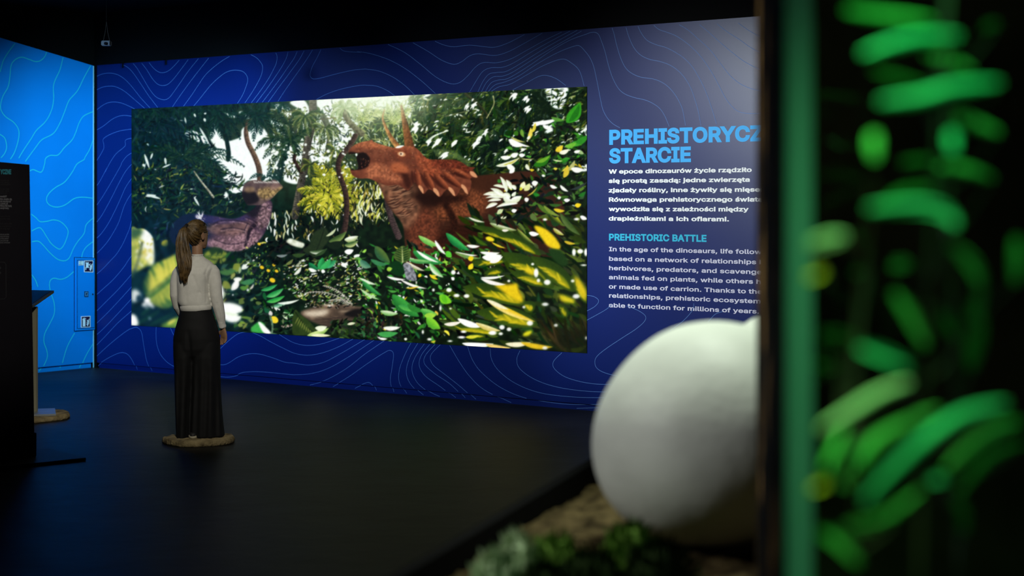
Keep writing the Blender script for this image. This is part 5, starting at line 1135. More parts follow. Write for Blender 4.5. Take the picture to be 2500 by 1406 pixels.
mb = MB()
def hp(x, y, z): return HC + sid * x + fwd * y + Vector((0, 0, z))
mb.ball(HC + Vector((0, 0, .022)), (.070, .088, .088), M=HM)                          # skull
mb.loft([[hp(x * math.cos(t), .012 + y0 + y * math.sin(t), z) for t in [2 * PI * k / 20 for k in range(20)]] for z, x, y, y0 in [(-.106, .018, .022, .052), (-.098, .034, .040, .040), (-.07, .050, .062, .022), (-.03, .060, .076, .012), (.02, .066, .080, .008), (.06, .06, .07, .0)]])  # jaw and cheeks
mb.loft([[hp(x * math.cos(t), y0 + y * math.sin(t), z) for t in [2 * PI * k / 10 for k in range(10)]] for z, x, y, y0 in [(-.042, .013, .012, .098), (-.030, .016, .020, .100), (-.005, .009, .014, .094), (.025, .008, .010, .086)]])      # nose
mb.ball(hp(0, .096, -.064), (.022, .010, .006), M=HM); mb.ball(hp(0, .093, -.074), (.019, .010, .007), M=HM)   # lips
for s in (-1, 1):
    mb.ball(hp(s * .030, .082, .006), (.013, .010, .006), M=HM)                     # eyelids
    mb.loft([[hp(s * (.066 + o), -.006 + .020 * k * math.cos(t) - .006 * (z > 0), z0 + .031 * k * math.sin(t)) for t in [2 * PI * q / 14 for q in range(14)]] for o, k, z, z0 in [(0, .75, 0, -.008), (.008, 1, 0, -.008), (.014, .9, 1, -.008), (.012, .5, 1, -.008)]])   # ears
mb.tube([P_(481, 640, .01), P_(481, 622, .012), P_(480.5, 600, .015), P_(480, 588, .02)], [.055, .042, .041, .043], 16)    # neck
mb.loft([ring(P_(c, y, .005), a * PS, b, 24) for y, c, a, b in [(800, 479, 46, .10), (760, 478, 33, .09), (700, 473, 32, .09), (664, 477, 36, .080), (648, 480, 28, .060), (634, 481, 13, .045)]])   # trunk
for hx, fxx in ((451, 450), (500, 502)):
    mb.tube([P_(hx, 810), P_(hx, 900), P_(hx, 930, -.005), P_(fxx, 1000, -.005), P_(fxx, 1058, 0)], [.075, .058, .05, .045, .034], 14)
    mb.loft([ring(P_(fxx, 1058, .0), .033, .04, 14), ring(P_(fxx, 1063.5, .03), .034, .08, 14)])
ra = [P_(516, 664, 0), P_(525, 690, -.008), P_(528.5, 722, -.010), P_(535, 762, .008), P_(542, 798, .03)]
la = [P_(442, 666, .0), P_(430, 690, .004), P_(428.5, 722, .008), P_(434, 750, .045), P_(446, 782, .12)]
mb.tube(ra, [.030, .034, .032, .028, .020], 14); mb.tube(la, [.028, .032, .031, .027, .020], 14)
def hand(w, d, side, curl, flip=1):                              # wrist, direction of the fingers, direction of the thumb side
    d = d.normalized(); side = (side - d * side.dot(d)).normalized(); pn = d.cross(side) * flip
    palm = []
    for k, wd_, th in [(-.01, .021, .016), (.01, .024, .015), (.03, .032, .014), (.055, .038, .013), (.078, .038, .012)]:
        palm.append([w + d * k + side * (wd_ * math.cos(t)) + pn * (th * math.sin(t)) for t in [2 * PI * q / 14 for q in range(14)]])
    mb.loft(palm)
    for i, (o, L) in enumerate([(.028, .066), (.0095, .074), (-.0095, .069), (-.028, .054)]):
        p = w + d * .072 + side * o; pts = [p]; a = curl * .5
        for f, sg in ((.42, 1), (.32, 1.25), (.26, 1.3)):
            dd = d * math.cos(a) + pn * math.sin(a); pts.append(pts[-1] + dd * L * f); a += curl * sg
        mb.tube(pts, [.0092, .0088, .0080, .0066], 10)
    q = w + d * .022 + side * .026; td = (d * .8 + side * .6 + pn * .25).normalized()
    mb.tube([q - side * .012, q + td * .024, q + td * .045 + d * .004, q + td * .058 + d * .014], [.014, .0115, .0100, .0075], 10)
hand(P_(543, 800, .034), Vector((.06, .12, -1)), Vector((-.75, .65, 0)), .40, -1)
hand(P_(447, 784, .125), Vector((.75, .25, -.35)), Vector((0, .3, .9)), .35)
body = bake(fuse(mb.build('body', M_skin, woman), .0045, 3))
# sweater
mb = MB()
mb.loft([ring(P_(c, y, yo), a * PS, b, 36, 0, e) for y, c, a, b, yo, e in [(757, 478, 37, .105, 0, 2.2), (752, 478, 38, .108, 0, 2.2), (747, 478, 36.5, .104, 0, 2.2), (743.5, 476, 38.5, .110, 0, 2.3), (736, 474.5, 39.5, .114, 0, 2.3), (715, 472.5, 38, .112, 0, 2.3), (690, 472.5, 39.5, .115, 0, 2.3), (668, 475.5, 43, .112, 0, 2.4), (655, 477.5, 47, .100, .002, 2.5), (646, 479, 43, .086, .005, 2.4), (638, 481, 33, .072, .008, 2.2), (630, 482, 19, .056, .010, 2), (623.5, 481.5, 12.6, .050, .012, 2)]])
mb.tube([P_(514, 654, .0), P_(521, 664, -.002), P_(526, 690, -.008), P_(528.5, 720, -.010), P_(533, 748, .0), P_(537.5, 772, .014), P_(540, 790, .026), P_(541.5, 799, .031)], [.047, .050, .049, .046, .044, .038, .029, .028], 20)
mb.tube([P_(442, 656, .0), P_(434, 668, .002), P_(428.5, 690, .004), P_(428, 720, .008), P_(433, 748, .04), P_(440, 768, .085), P_(446, 780, .115)], [.042, .045, .044, .043, .042, .036, .031], 20)
mb.tube([P_(541.3, 795, .0295), P_(541.9, 801, .0325)], [.030, .029], 18)
sw = fuse(mb.build('sweater', M_knit, woman), .006, 5)
sw = bake(sw)
for v in sw.data.vertices:                               # soft folds in the knit
    c = v.co; px = 485 + c.x / PS; py = 1066 - c.z / PS; k = 0
    if c.y < .02:
        for (x0, y0, x1, y1, w, dp) in [(492, 660, 478, 690, 4, .004), (478, 672, 492, 712, 4, .005), (492, 712, 505, 735, 4, .004), (455, 690, 462, 735, 6, .003), (514, 645, 505, 668, 2.5, .006), (507, 668, 507, 735, 2.2, .006), (533, 740, 540, 785, 3, .004), (520, 745, 534, 785, 3, .003)]:
            L2 = (x1 - x0) ** 2 + (y1 - y0) ** 2; t = max(0, min(1, ((px - x0) * (x1 - x0) + (py - y0) * (y1 - y0)) / L2))
            d = math.hypot(px - x0 - t * (x1 - x0), py - y0 - t * (y1 - y0)); k += dp * math.exp(-(d / w) ** 2)
    v.co.y += k
mb = MB(); mb.loft([ring(P_(481.5, 624.2, .012), .0425, .0535, 24), ring(P_(481.6, 621.4, .0125), .043, .054, 24), ring(P_(481.6, 620.2, .013), .042, .053, 24), ring(P_(481.6, 621, .013), .039, .050, 24)], cap=False)
mb.build('collar', M_knit, sw, True)
mb = MB(); rb = []
for y, k in [(758, .96), (757.2, 1.0), (744, 1.0), (743, .965), (743.4, .93)]:
    rr = ring(P_(478, y, 0), 38.2 * PS * k, .110 * k, 160, 0, 2.2); cc = P_(478, y, 0)
    rb.append([cc + (p - cc) * (1 + (.004 if i % 2 else 0)) for i, p in enumerate(rr)])
mb.loft(rb, cap=False); mb.build('ribbed_hem', M_knit, sw, True)
# trousers
mb = MB()
mb.loft([ring(P_(c, y, 0), a * PS, b, 40, 0, 2.3) for y, c, a, b in [(754, 479, 38.2, .108), (760, 479, 39, .112), (775, 480, 43.5, .128), (800, 480, 51, .145), (825, 480.3, 56.5, .15), (850, 480.5, 56.5, .142), (866, 481, 54.5, .122), (878, 482, 50, .085)]])
def leg(rows):
    rs = []
    for y, x0, x1, b, yo in rows:
        rr = ring(P_((x0 + x1) / 2, y, yo), (x1 - x0) / 2 * PS, b, 48, 0, 2.3)
        c = P_((x0 + x1) / 2, y, yo); k = min(1, max(0, (y - 850) / 120))
        for i, p in enumerate(rr):
            t = 2 * PI * i / 48; rr[i] = c + (p - c) * (1 + k * (.035 * math.sin(7 * t + y * .004) + .02 * math.sin(11 * t + 1)))
        rs.append(rr)
    mb.loft(rs)
leg([(812, 430, 486, .115, 0), (840, 424, 484, .13, 0), (870, 425, 478, .132, 0), (905, 427, 474, .120, 0), (950, 428.5, 468, .110, 0), (1000, 430, 466, .112, 0), (1040, 431, 464.5, .115, 0), (1069.5, 433, 464, .118, -.004)])
leg([(812, 476, 532, .115, 0), (840, 472, 536.8, .13, 0), (870, 470, 537.5, .132, 0), (905, 469, 537.8, .124, .002), (950, 468.5, 538.6, .120, .008), (1000, 465, 541, .125, .012), (1040, 462.5, 544.5, .130, .016), (1064.5, 461.5, 547.5, .134, .018)])
tr = bake(fuse(mb.build('trousers', M_trou, woman), .0075, 4))
for v in tr.data.vertices:
    px = 485 + v.co.x / PS; py = 1066 - v.co.z / PS
    if v.co.y < 0 and 800 < py < 890: v.co.y += .014 * math.exp(-((px - (468 + (py - 800) * .06)) / 5) ** 2) * math.sin((py - 800) / 90 * PI)
    if v.co.y < 0 and py > 850: v.co.y += .006 * math.sin(px * .28 + py * .01) * min(1, (py - 850) / 80)
# shoes
M_sole = mat('pale_rubber', (.42, .38, .27), .7, .2); M_shoe = mat('dark_leather', (.02, .02, .02), .5, .4)
for fxx, yo in ((448, .0), (477, -.028)):
    def outl(k, w): return [Vector(((fxx - 485) * PS + w * k * math.cos(t) * (1 - .15 * math.sin(t)), yo + .03 + .125 * k * math.sin(t), 0)) for t in [2 * PI * q / 24 for q in range(24)]]
    mb = MB(); mb.loft([[p + Vector((0, 0, z)) for p in outl(k, .043)] for k, z in [(.95, .0005), (1, .006), (1, .018), (.96, .022)]]); sh = mb.build('shoe', M_sole, woman, True)
    mb = MB(); mb.loft([[p + Vector((0, -z * .4, z)) for p in outl(k, .038)] for k, z in [(.94, .021), (.88, .030), (.74, .042), (.5, .05), (.3, .052)]]); mb.build('upper', M_shoe, sh, True)
# hair: cap, gathered strands, tie, ponytail
hair = MB()
tie = P_(457, 553, -.062)
R = random.Random(5)
cap = []
bm = bmesh.new(); bmesh.ops.create_uvsphere(bm, u_segments=40, v_segments=26, radius=1)
for v in bm.verts:
    x, y, z = v.co; q = Vector((x * (.080 - .022 * max(0, -z)), y * (.098 - .02 * max(0, -z)) - .004, z * (.093 if z > 0 else .118) + .024))
    v.co = HC + sid * q.x + fwd * q.y + Vector((0, 0, q.z))
    v.co += Vector((0, 0, .002 * math.sin(22 * math.atan2(z, x))))
def keep(f):
    c = f.calc_center_median() - HC; x = c.dot(sid); y = c.dot(fwd); z = c.z
    if z < -.082: return False
    if y > .042 and z < .062: return False
    if abs(x) > .04 and y > -.022 and z < .020: return False
    if y > .0 and z < -.02: return False
    return True
bmesh.ops.delete(bm, geom=[f for f in bm.faces if not keep(f)], context='FACES')
bm.verts.index_update(); hair.add([v.co for v in bm.verts], [[v.index for v in f.verts] for f in bm.faces]); bm.free()
for i in range(560):                                   # combed strands lying on the cap and running to the tie
    th = R.uniform(-PI, PI); ph = R.uniform(.1, 2.5); p0 = Vector((math.sin(ph) * math.cos(th) * .082, math.sin(ph) * math.sin(th) * .100 - .004, math.cos(ph) * (.095 if ph < PI / 2 else .122) + .024))
    if p0.y > .042 and p0.z < .066: continue
    if p0.z < -.076 or (abs(p0.x) > .04 and p0.y > -.022 and p0.z < .026) or (p0.y > -.0 and p0.z < -.02): continue
    w0 = HC + sid * p0.x + fwd * p0.y + Vector((0, 0, p0.z)); pts = []
    for k in range(7):
        t = k / 6; q = w0.lerp(tie, t) - (HC + Vector((0, 0, .024)))
        lx, ly, lz = q.dot(sid), q.dot(fwd), q.z; s = math.sqrt((lx / .083) ** 2 + (ly / .101) ** 2 + (lz / (.096 if lz > 0 else .124)) ** 2)
        if s < 1.0 and t < .93: q = q / max(s, .2)
        pts.append(q + HC + Vector((0, 0, .024)))
    hair.tube(pts, [.0012, .0022, .0026, .0026, .0026, .0022, .0018], 5)
for i in range(150):                                    # ponytail
    a = R.uniform(0, 2 * PI); r = R.random() ** .5
    ox, oy = r * math.cos(a), r * math.sin(a) * .75
    ln = R.uniform(.86, 1.0) if R.random() < .7 else R.uniform(.72, .9); sx = R.uniform(-1, 1)
    path = [(457, 553, 2.5, -.060), (452, 562, 8.5, -.088), (451, 585, 13.5, -.098), (453, 610, 16.5, -.104), (457, 635, 18.5, -.112), (459, 655, 15, -.122), (457, 672, 10, -.128), (459, 691, 4, -.130)]
    pts = []; N = 14
    pp = smooth_path(path, 2)
    for k in range(N + 1):
        q = pp[int(round(k / N * ln * (len(pp) - 1)))]; wv = 1.2 * math.sin(k * .9 + i) * min(1, k / 6)
        if k / N > .5: wv += sx * 3.2 * (k / N - .5)
        pts.append(P_(q[0] + ox * q[2] + wv, q[1], q[3] + oy * q[2] * PS + .01 * math.sin(i)))
    th = R.uniform(.0028, .0056)
    hair.tube(pts, [th * .7] + [th] * (N - 3) + [th * .8, th * .5, .0012], 7)
ho = hair.build('hair', M_hair, woman, True)
mb = MB(); mb.tube([P_(453.5, 557.5, -.074), P_(460.5, 549, -.050)], [.016, .016], 14); mb.build('hair_tie', mat('black_elastic', (.012, .010, .010), .7, .2), ho, True)
for s in (-1, 1):
    mb = MB(); mb.ball(hp(s * .030, .084, .006), (.0105, .0085, .0085), M=HM); mb.build('eye', mat('eye_white', (.6, .58, .55), .3, .5), woman, True)
    mb = MB(); mb.tube([hp(s * .016, .091, .026), hp(s * .030, .090, .030), hp(s * .044, .080, .025)], [.0025, .003, .0015], 6); mb.build('eyebrow', M_hair, woman, True)
# ---------------------------------------------------------------- the nest: plinth, sand, moss, eggs
ZP = 0.95
M_plinth = mat('plinth_black', (.004, .004, .004), .85, .04)
pa = at(950, 1406, F * (H - ZP) / (1406 - HOR)); pb = at(1457, 1110, F * (H - ZP) / (1110 - HOR))
sl_ = (pb.x - pa.x) / (pb.y - pa.y)
ex = lambda y: pa.x + (y - pa.y) * sl_
poly_out = [(ex(3.62), 3.62), (2.3, 3.62), (2.3, 8.0), (ex(8.0), 8.0)]
pl = empty('display_plinth', (1.0, 5.2, 0), 'large black plinth with raised rim holding the sand and giant eggs', 'plinth')
L = Vector(pl.location)
mb = MB(); mb.prism([(x - L.x, y - L.y) for x, y in poly_out], 0, ZP - .09); mb.build('body', M_plinth, pl)
def inset(P, d):
    n = len(P); out = []
    for i in range(n):
        a, b, c = Vector(P[i - 1]), Vector(P[i]), Vector(P[(i + 1) % n])
        n1 = Vector((-(b - a).y, (b - a).x)).normalized(); n2 = Vector((-(c - b).y, (c - b).x)).normalized()
        m = (n1 + n2).normalized(); out.append(b + m * d / max(.3, m.dot(n1)))
    return [(p.x, p.y) for p in out]
pin = inset(poly_out, .035)
mb = MB(); n = 4
o0 = [Vector((x - L.x, y - L.y, 0)) for x, y in poly_out]; i0 = [Vector((x - L.x, y - L.y, 0)) for x, y in pin]
mb.loft([[p + Vector((0, 0, ZP - .09)) for p in o0], [p + Vector((0, 0, ZP)) for p in o0], [p + Vector((0, 0, ZP)) for p in i0], [p + Vector((0, 0, ZP - .0895)) for p in i0]], cap=False)
mb.build('rim', M_plinth, pl)
# sand
M_sand = mat('nest_sand', (.085, .062, .028), .95, .03, vary=.4, scale=16, bump=.9, bscale=70, col2=(.022, .016, .008))
De, D2 = 4.50, 5.25
e1, e2 = at(1741, 1052, De), at(1937, 992, D2)
EGGS = [(e1.x, e1.y, e1.z, 301 * De / F * 1.06, 275 * De / F * 1.04), (e2.x, e2.y, e2.z, 240 * D2 / F * 1.06, 242 * D2 / F * 1.04)]
def sandz(x, y):
    d = (x - ex(y)) * .95
    z = ZP - .075 + .05 * min(1, max(0, (d - .035) / .22))
    z += .018 * mnoise.fractal(Vector((x * 5, y * 5, 0)), 1, 2, 4) + .012 * mnoise.fractal(Vector((x * 22, y * 22, 3)), 1, 2, 3)
    for (ex_, ey_, ez_, er_, eh_) in EGGS:               # hollows pressed by the eggs
        q = ((x - ex_) ** 2 + (y - ey_) ** 2) / er_ ** 2
        if q < 1: z = min(z, ez_ - eh_ * math.sqrt(1 - q) * 1.02 - .004)
    return max(ZP - .0885, z)
mb = MB(); nx, ny = 150, 210; vs = []
y0, y1 = 3.66, 7.94
for j in range(ny):
    y = y0 + (y1 - y0) * j / (ny - 1); xa = ex(y) + .038; xb = 2.26
    for i in range(nx):
        x = xa + (xb - xa) * (i / (nx - 1)) ** 1.4; vs.append((x, y, sandz(x, y)))
so = mesh_obj('nest_sand', vs, [[j * nx + i, j * nx + i + 1, (j + 1) * nx + i + 1, (j + 1) * nx + i] for j in range(ny - 1) for i in range(nx - 1)], M_sand, None, True)
tag(so, 'brown uneven sand spread inside the black plinth rim', 'sand', kind='stuff')
# eggs
M_egg = mat('egg_shell', (.60, .63, .57), .55, .3, vary=.14, scale=3.2, bump=.25, bscale=9)
def egg(loc, rx, rz, tilt, label):
    mb = MB(); n = 64; rings = []
    for j in range(1, 40):
        a = PI * j / 40; z = -math.cos(a); r = math.sin(a) * (1 - .10 * z)
        rings.append([Vector((rx * r * math.cos(t), rx * r * math.sin(t), rz * z)) for t in [2 * PI * k / n for k in range(n)]])
    mb.loft(rings)
    R_ = Matrix.Rotation(tilt[0], 3, 'X') @ Matrix.Rotation(tilt[1], 3, 'Y')
    for v in mb.v:
        q = R_ @ v; k = 1 + .010 * mnoise.noise(v * 5) ; v[:] = q * k
    zmin = min(v.z for v in mb.v)
    o = mb.build('giant_egg', M_egg, None, True); o.location = loc; return tag(o, label, 'egg', 'giant eggs on the sand')
De = 4.50
egg(at(1741, 1052, De), 301 * De / F, 268 * De / F, (.10, -.22), 'large pale egg on the brown sand in front, nearest the moss')
D2 = 5.25
egg(at(1937, 992, D2), 240 * D2 / F, 242 * D2 / F, (0, .12), 'brightly lit egg behind the large one, mostly hidden by the plant case')
# moss
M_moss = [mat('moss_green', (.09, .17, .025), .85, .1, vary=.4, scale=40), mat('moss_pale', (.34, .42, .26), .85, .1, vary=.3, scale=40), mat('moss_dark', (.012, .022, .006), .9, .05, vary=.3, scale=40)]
def moss(px, py, D, rad, hgt, mi, seed, label):
    c = at(px, py, D); R = random.Random(seed); z0 = sandz(c.x, c.y) - .006
    mb = MB()
    mb.loft([[Vector((rad * .9 * k * math.cos(t), rad * .9 * k * math.sin(t), (c.z - z0) * .82 * h_)) for t in [2 * PI * q / 18 for q in range(18)]] for k, h_ in [(1, 0), (.98, .2), (.87, .5), (.6, .8), (.25, .97), (.03, 1)]])
    hh = c.z - z0
    for i in range(230):
        a = R.uniform(0, 2 * PI); e = R.random() ** .6 * PI * .48
        b = Vector((rad * .88 * math.sin(e) * math.cos(a), rad * .88 * math.sin(e) * math.sin(a), hh * .8 * math.cos(e)))
        d = (Vector((b.x, b.y, b.z * .8 + .01)).normalized() + Vector((R.uniform(-.5, .5), R.uniform(-.5, .5), R.uniform(0, .6)))).normalized()
        l = R.uniform(.018, .046); s = d.orthogonal().normalized() * R.uniform(.003, .0055); up = d.cross(s)
        k = len(mb.v); mb.add([b - s, b + s, b + s * 1.1 + d * l * .6, b - s * 1.1 + d * l * .6, b + d * l, b + up + d * l * .3], [[0, 1, 2, 3], [3, 2, 4], [0, 5, 3], [1, 2, 5]])
    o = mb.build('moss_clump', M_moss[mi], None, False); o.location = (c.x, c.y, z0); return tag(o, label, 'moss', 'moss clumps beside the eggs')
moss(1262, 1282, 3.92, .055, .1, 1, 1, 'pale grey green moss clump, farther of the two pale ones near the rim')
moss(1205, 1336, 3.80, .055, .1, 1, 2, 'pale grey green moss clump nearest the bottom edge and the rim')
moss(1362, 1290, 3.98, .075, .1, 0, 3, 'bright green moss clump left of the front egg, beside the pale moss')
moss(1540, 1262, 4.06, .075, .1, 0, 4, 'bright green moss clump touching the foot of the front egg')
moss(1440, 1330, 3.86, .085, .1, 2, 5, 'dark moss clump between the two green ones')
moss(1610, 1310, 3.90, .085, .1, 2, 6, 'dark moss clump under the front egg')
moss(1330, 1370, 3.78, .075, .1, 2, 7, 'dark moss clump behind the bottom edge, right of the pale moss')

# ---------------------------------------------------------------- plant case at the right
M_case = mat('case_black', (.006, .0055, .005), .5, .3)
M_reflect = mat('black_painted_reflections', (.007, .006, .005), .8, .03, scale=5, col2=(.005, .005, .005))  # brown reflections painted as blobs into the black
nt = M_reflect.node_tree; rp = [n for n in nt.nodes if n.type == 'VALTORGB'][0]
rp.color_ramp.elements[0].position = .57; rp.color_ramp.elements[1].position = .70; rp.color_ramp.elements[1].color = (.75, .45, .15, 1)
case = empty('plant_case', (.8, 2.5, 0), 'tall black open fronted case of green lit plants with a green glass edge at right', 'display case')
C = Vector(case.location)
def cp(x, y, z): return Vector((x, y, z)) - C
gx0, gx1, gy = .3580, .3905, 2.2
f0 = (.3600, 2.235); f1 = (.5085, 3.50); xr = 1.6
mb = MB(); mb.prism([(.24 - C.x, 1.36 - C.y), (xr - C.x, 1.36 - C.y), (xr - C.x, f1[1] + .04 - C.y), (f1[0] - C.x, f1[1] + .04 - C.y), (f0[0] - C.x, f0[1] - C.y)], 0, 1.02); mb.build('base_cabinet', M_case, case)
mb = MB(); mb.prism([(.24 - C.x, 1.36 - C.y), (xr - C.x, 1.36 - C.y), (xr - C.x, f1[1] + .04 - C.y), (f1[0] - C.x, f1[1] + .04 - C.y), (f0[0] - C.x, f0[1] - C.y)], 2.50, 2.66); mb.build('lid', M_case, case)
mb = MB(); mb.prism([(f0[0] - C.x, f0[1] - C.y), (f0[0] + .008 - C.x, f0[1] - C.y), (f1[0] + .008 - C.x, f1[1] - C.y), (f1[0] - C.x, f1[1] - C.y)], 1.02, 2.50); mb.build('side_panel', M_reflect, case)
mb = MB(); mb.prism([(f1[0] - C.x, f1[1] - C.y), (xr - C.x, f1[1] - C.y), (xr - C.x, f1[1] + .03 - C.y), (f1[0] - C.x, f1[1] + .03 - C.y)], 1.02, 2.50); mb.build('back_panel', mat('backdrop_dark', (.030, .022, .010), .9, .03, vary=.5, scale=3), case)
mb = MB(); mb.prism([(xr - .02 - C.x, 1.38 - C.y), (xr - C.x, 1.38 - C.y), (xr - C.x, f1[1] - C.y), (xr - .02 - C.x, f1[1] - C.y)], 1.02, 2.50); mb.build('side_panel', M_case, case)
# thick green edge of the front glass
me_ = bpy.data.materials.new('green_glass_edge'); me_.use_nodes = True; nt = me_.node_tree; nt.nodes.remove(nt.nodes['Principled BSDF'])
d_ = nt.nodes.new('ShaderNodeBsdfDiffuse'); d_.inputs[0].default_value = (.15, .26, .215, 1); t_ = nt.nodes.new('ShaderNodeBsdfTranslucent'); t_.inputs[0].default_value = (.18, .29, .25, 1)
mx = nt.nodes.new('ShaderNodeMixShader'); mx.inputs[0].default_value = .6
nt.links.new(d_.outputs[0], mx.inputs[1]); nt.links.new(t_.outputs[0], mx.inputs[2]); nt.links.new(mx.outputs[0], nt.nodes['Material Output'].inputs[0])
mb = MB(); mb.box(tuple(cp((gx0 + gx1) / 2, gy + .012, 1.76)), (gx1 - gx0, .024, 1.479), bev=.003); mb.build('glass_edge', me_, case)
mg = bpy.data.materials.new('clear_glass'); mg.use_nodes = True; nt = mg.node_tree; nt.nodes.remove(nt.nodes['Principled BSDF'])
tr_ = nt.nodes.new('ShaderNodeBsdfTransparent'); tr_.inputs[0].default_value = (.90, .97, .93, 1); gl = nt.nodes.new('ShaderNodeBsdfGlossy'); gl.inputs['Roughness'].default_value = .02
fr_ = nt.nodes.new('ShaderNodeFresnel'); fr_.inputs[0].default_value = 1.45; mx = nt.nodes.new('ShaderNodeMixShader')
nt.links.new(fr_.outputs[0], mx.inputs[0]); nt.links.new(tr_.outputs[0], mx.inputs[1]); nt.links.new(gl.outputs[0], mx.inputs[2]); nt.links.new(mx.outputs[0], nt.nodes['Material Output'].inputs[0])
mb = MB(); mb.box(tuple(cp((gx1 + xr) / 2 - .015, gy + .012, 1.76)), (xr - gx1 - .022, .010, 1.479)); mb.build('glass_partition', mg, case)
# added glowing tube, hidden behind the glass edge to light it
ml = bpy.data.materials.new('added_edge_glow'); ml.use_nodes = True; bb = ml.node_tree.nodes['Principled BSDF']; bb.inputs['Base Color'].default_value = (.1, .1, .1, 1); bb.inputs['Emission Color'].default_value = (.72, 1, .82, 1); bb.inputs['Emission Strength'].default_value = 33
mb = MB(); mb.tube([cp(.3960, 2.33, 1.12), cp(.3960, 2.33, 2.46)], .004, 10); mb.build('edge_glow_tube', ml, case, True)
# soil and plants inside
mb = MB(); nx = 40
vs = [(.27 + max(0, y - 1.4) * .128 + .02 + (xr - .08 - (.27 + max(0, y - 1.4) * .128)) * i / 39, y, 1.045 + .02 * mnoise.noise(Vector((i * .3, y * 6, 0)))) for y in [1.38 + 2.08 * j / 39 for j in range(40)] for i in range(40)]
so = mesh_obj('soil', vs, [[j * 40 + i, j * 40 + i + 1, (j + 1) * 40 + i + 1, (j + 1) * 40 + i] for j in range(39) for i in range(39)], mat('dark_soil', (.02, .014, .008), .95, .05, vary=.4, scale=30), None, True)
tag(so, 'dark soil on the floor of the plant case', 'soil', kind='stuff')
def leafmat(name, col, tr=.35):
    m = bpy.data.materials.new(name); m.use_nodes = True; nt = m.node_tree; b = nt.nodes['Principled BSDF']
    n = nt.nodes.new('ShaderNodeTexNoise'); n.inputs['Scale'].default_value = 14; r = nt.nodes.new('ShaderNodeValToRGB')
    r.color_ramp.elements[0].color = (*[v * .7 for v in col], 1); r.color_ramp.elements[1].color = (*[min(1, v * 1.25) for v in col], 1)
    tc = nt.nodes.new('ShaderNodeTexCoord'); nt.links.new(tc.outputs['Object'], n.inputs['Vector']); nt.links.new(n.outputs['Fac'], r.inputs['Fac']); nt.links.new(r.outputs['Color'], b.inputs['Base Color'])
    b.inputs['Roughness'].default_value = .4; b.inputs['Specular IOR Level'].default_value = .4
    t = nt.nodes.new('ShaderNodeBsdfTranslucent'); nt.links.new(r.outputs['Color'], t.inputs[0]); mx = nt.nodes.new('ShaderNodeMixShader'); mx.inputs[0].default_value = tr
    nt.links.new(b.outputs[0], mx.inputs[1]); nt.links.new(t.outputs[0], mx.inputs[2]); nt.links.new(mx.outputs[0], nt.nodes['Material Output'].inputs[0]); return m
LM = {'g': leafmat('leaf_green', (.075, .40, .075)), 'b': leafmat('leaf_bright', (.55, .85, .42)), 't': leafmat('leaf_teal', (.05, .55, .22)), 'd': leafmat('leaf_deep', (.018, .12, .018)), 'y': leafmat('leaf_yellow', (.90, .85, .04))}
M_stem = mat('brown_stem', (.012, .012, .006), .7, .1)
PLANTS = {}
def plant(key, x, y, top, lean, label):
    o = empty('leafy_plant', (x, y, 1.05), label, 'plant', 0, 'plants in the case'); PLANTS[key] = (o, Vector((x, y, 1.05)), top, lean)
    mb = MB(); pts = [Vector((lean * t * t, .03 * math.sin(t * 3), (top - 1.05) * t)) for t in [k / 8 for k in range(9)]]
    mb.tube(pts, [.0045 - .0003 * k for k in range(9)], 8); mb.build('stem', M_stem, o, True)
def stem_at(key, z):
    o, b, top, lean = PLANTS[key]; t = max(.04, min(1, (z - 1.05) / (top - 1.05))); return b + Vector((lean * t * t, .03 * math.sin(t * 3), (top - 1.05) * t))
plant('a', .42, 1.74, 2.06, .03, 'leafy plant in the middle of the case, its long upper leaves arching left')
plant('b', .525, 1.95, 2.12, -.03, 'leafy plant farthest right in the case, behind the other two plants')
plant('c', .3525, 1.65, 1.62, -.02, 'low leafy plant beside the green glass edge, with yellowish leaf tips')
def leaf(key, pts, w, D, m, dD=.06):
    o, b, top, lean = PLANTS[key]; D *= .75; dD *= .75
    P = [at(p[0], p[1], D + dD * i / max(1, len(pts) - 1)) for i, p in enumerate(pts)]
    mid = smooth_path([tuple(p) for p in P], 6); mid = [Vector(p) for p in mid]
    base_ = mid[-1]; s = stem_at(key, base_.z - .06)
    n = len(mid); mb = MB(); wd = .66 * w * D / F; cols = 5; vs = []
    for i, p in enumerate(mid):
        t = i / (n - 1); d = (mid[min(i + 1, n - 1)] - mid[max(i - 1, 0)]).normalized()
        sd = d.cross(Vector((0, 1, .25))).normalized(); nn = sd.cross(d).normalized()
        k = wd / 2 * (math.sin(PI * min(1, .04 + t * .93)) ** .6)
        for j in range(cols):
            u = j / (cols - 1) * 2 - 1; vs.append(p + sd * u * k + nn * (abs(u) ** 1.5 * k * .35) - o.location)
    mb.add(vs, [[i * cols + j, i * cols + j + 1, (i + 1) * cols + j + 1, (i + 1) * cols + j] for i in range(n - 1) for j in range(cols - 1)])
    lf = mb.build('leaf', LM[m], o, True)
    mb = MB(); q = (base_ + s) / 2 + Vector((0, .02, -.015)); mb.tube([Vector(v) - o.location for v in smooth_path([tuple(base_), tuple(q), tuple(s)], 5)], .0022, 6); mb.build('petiole', M_stem, lf, True)
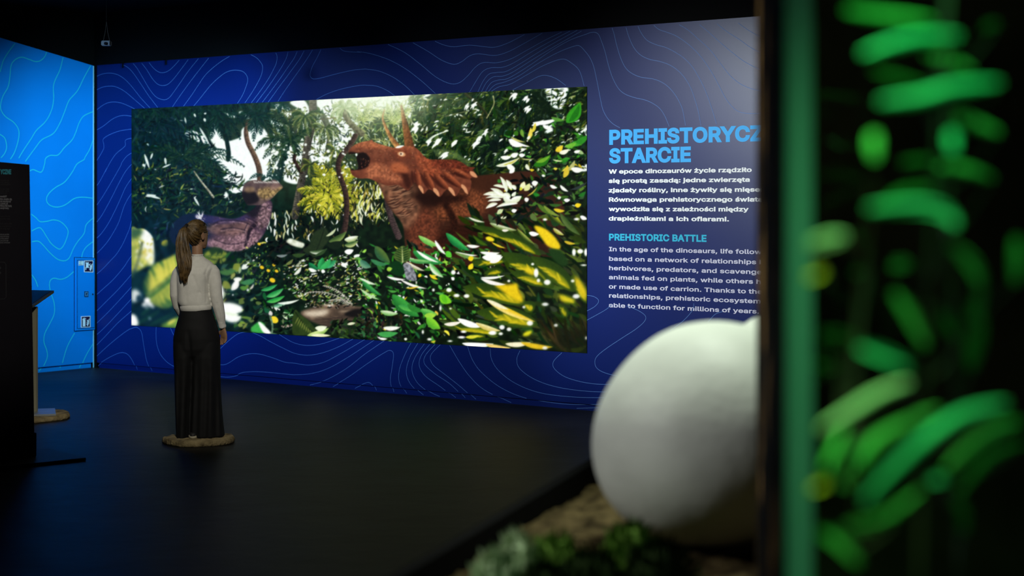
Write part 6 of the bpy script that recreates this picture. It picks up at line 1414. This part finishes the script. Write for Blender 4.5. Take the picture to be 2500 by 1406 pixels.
for key, pts, w, D, m in [
    ('a', [(2065, 26), (2160, 40), (2278, 49)], 34, 2.25, 'g'), ('a', [(2105, 131), (2229, 95), (2343, 88)], 38, 2.15, 't'), ('a', [(2147, 249), (2245, 239), (2327, 216), (2440, 203)], 44, 2.12, 't'),
    ('b', [(2260, 135), (2376, 172)], 44, 2.5, 'g'), ('b', [(2130, 175), (2200, 195), (2260, 210)], 36, 2.5, 'd'), ('b', [(2340, 275), (2370, 300), (2440, 325)], 46, 2.45, 'g'), ('b', [(2400, 75), (2440, 60)], 44, 2.6, 'd'),
    ('c', [(2132, 325), (2134, 355), (2138, 390)], 46, 2.16, 'g'), ('a', [(2322, 320), (2330, 370)], 42, 2.2, 't'), ('b', [(2278, 412), (2350, 415), (2425, 438)], 42, 2.5, 'g'), ('b', [(2200, 400), (2290, 395)], 40, 2.6, 'd'),
    ('a', [(2118, 510), (2245, 503), (2311, 520), (2335, 550)], 46, 2.12, 't'), ('c', [(1976, 596), (2066, 578)], 46, 2.10, 'b'), ('c', [(1978, 672), (2012, 666)], 46, 2.10, 'y'), ('b', [(2178, 644), (2222, 648)], 44, 2.5, 'g'), ('c', [(2085, 660), (2120, 662)], 40, 2.5, 'd'),
    ('a', [(2321, 597), (2370, 640), (2393, 690), (2383, 790)], 44, 2.3, 'g'), ('a', [(2186, 712), (2225, 770), (2262, 845)], 44, 2.25, 'g'), ('b', [(2300, 765), (2335, 825)], 44, 2.5, 'd'), ('a', [(2098, 847), (2150, 865), (2220, 895)], 46, 2.12, 't'),
    ('b', [(2380, 735), (2384, 820), (2372, 905)], 80, 2.6, 'd'), ('b', [(2481, 580), (2484, 630), (2478, 690)], 44, 2.4, 'g'), ('c', [(2000, 818), (2100, 832)], 46, 2.3, 'd'), ('c', [(1990, 885), (2050, 890)], 46, 2.3, 'd'),
    ('c', [(2003, 1050), (2082, 1006), (2150, 965), (2220, 934)], 52, 2.10, 'b'), ('c', [(2014, 1149), (2040, 1100), (2064, 1046)], 34, 2.14, 'g'), ('c', [(1985, 1190), (2022, 1184)], 48, 2.10, 'y'),
    ('a', [(2059, 1187), (2100, 1130), (2157, 1070), (2290, 1000)], 62, 2.22, 'g'), ('a', [(2110, 1226), (2231, 1104), (2344, 1022), (2458, 986)], 60, 2.16, 't'), ('b', [(2306, 1149), (2400, 1067), (2490, 1028)], 44, 2.4, 'g'), ('b', [(2275, 1168), (2305, 1176)], 46, 2.3, 't'),
    ('b', [(2344, 1202), (2418, 1119), (2505, 1080)], 44, 2.45, 'd'), ('c', [(2064, 1286), (2157, 1271), (2250, 1198)], 42, 2.16, 'g'), ('c', [(2000, 1295), (2050, 1322), (2097, 1376)], 52, 2.14, 'g'), ('b', [(2336, 1215), (2352, 1250), (2356, 1300)], 42, 2.45, 'd'), ('b', [(2140, 520), (2200, 470), (2300, 455)], 40, 2.7, 'd')]:
    leaf(key, pts, w, D, m)
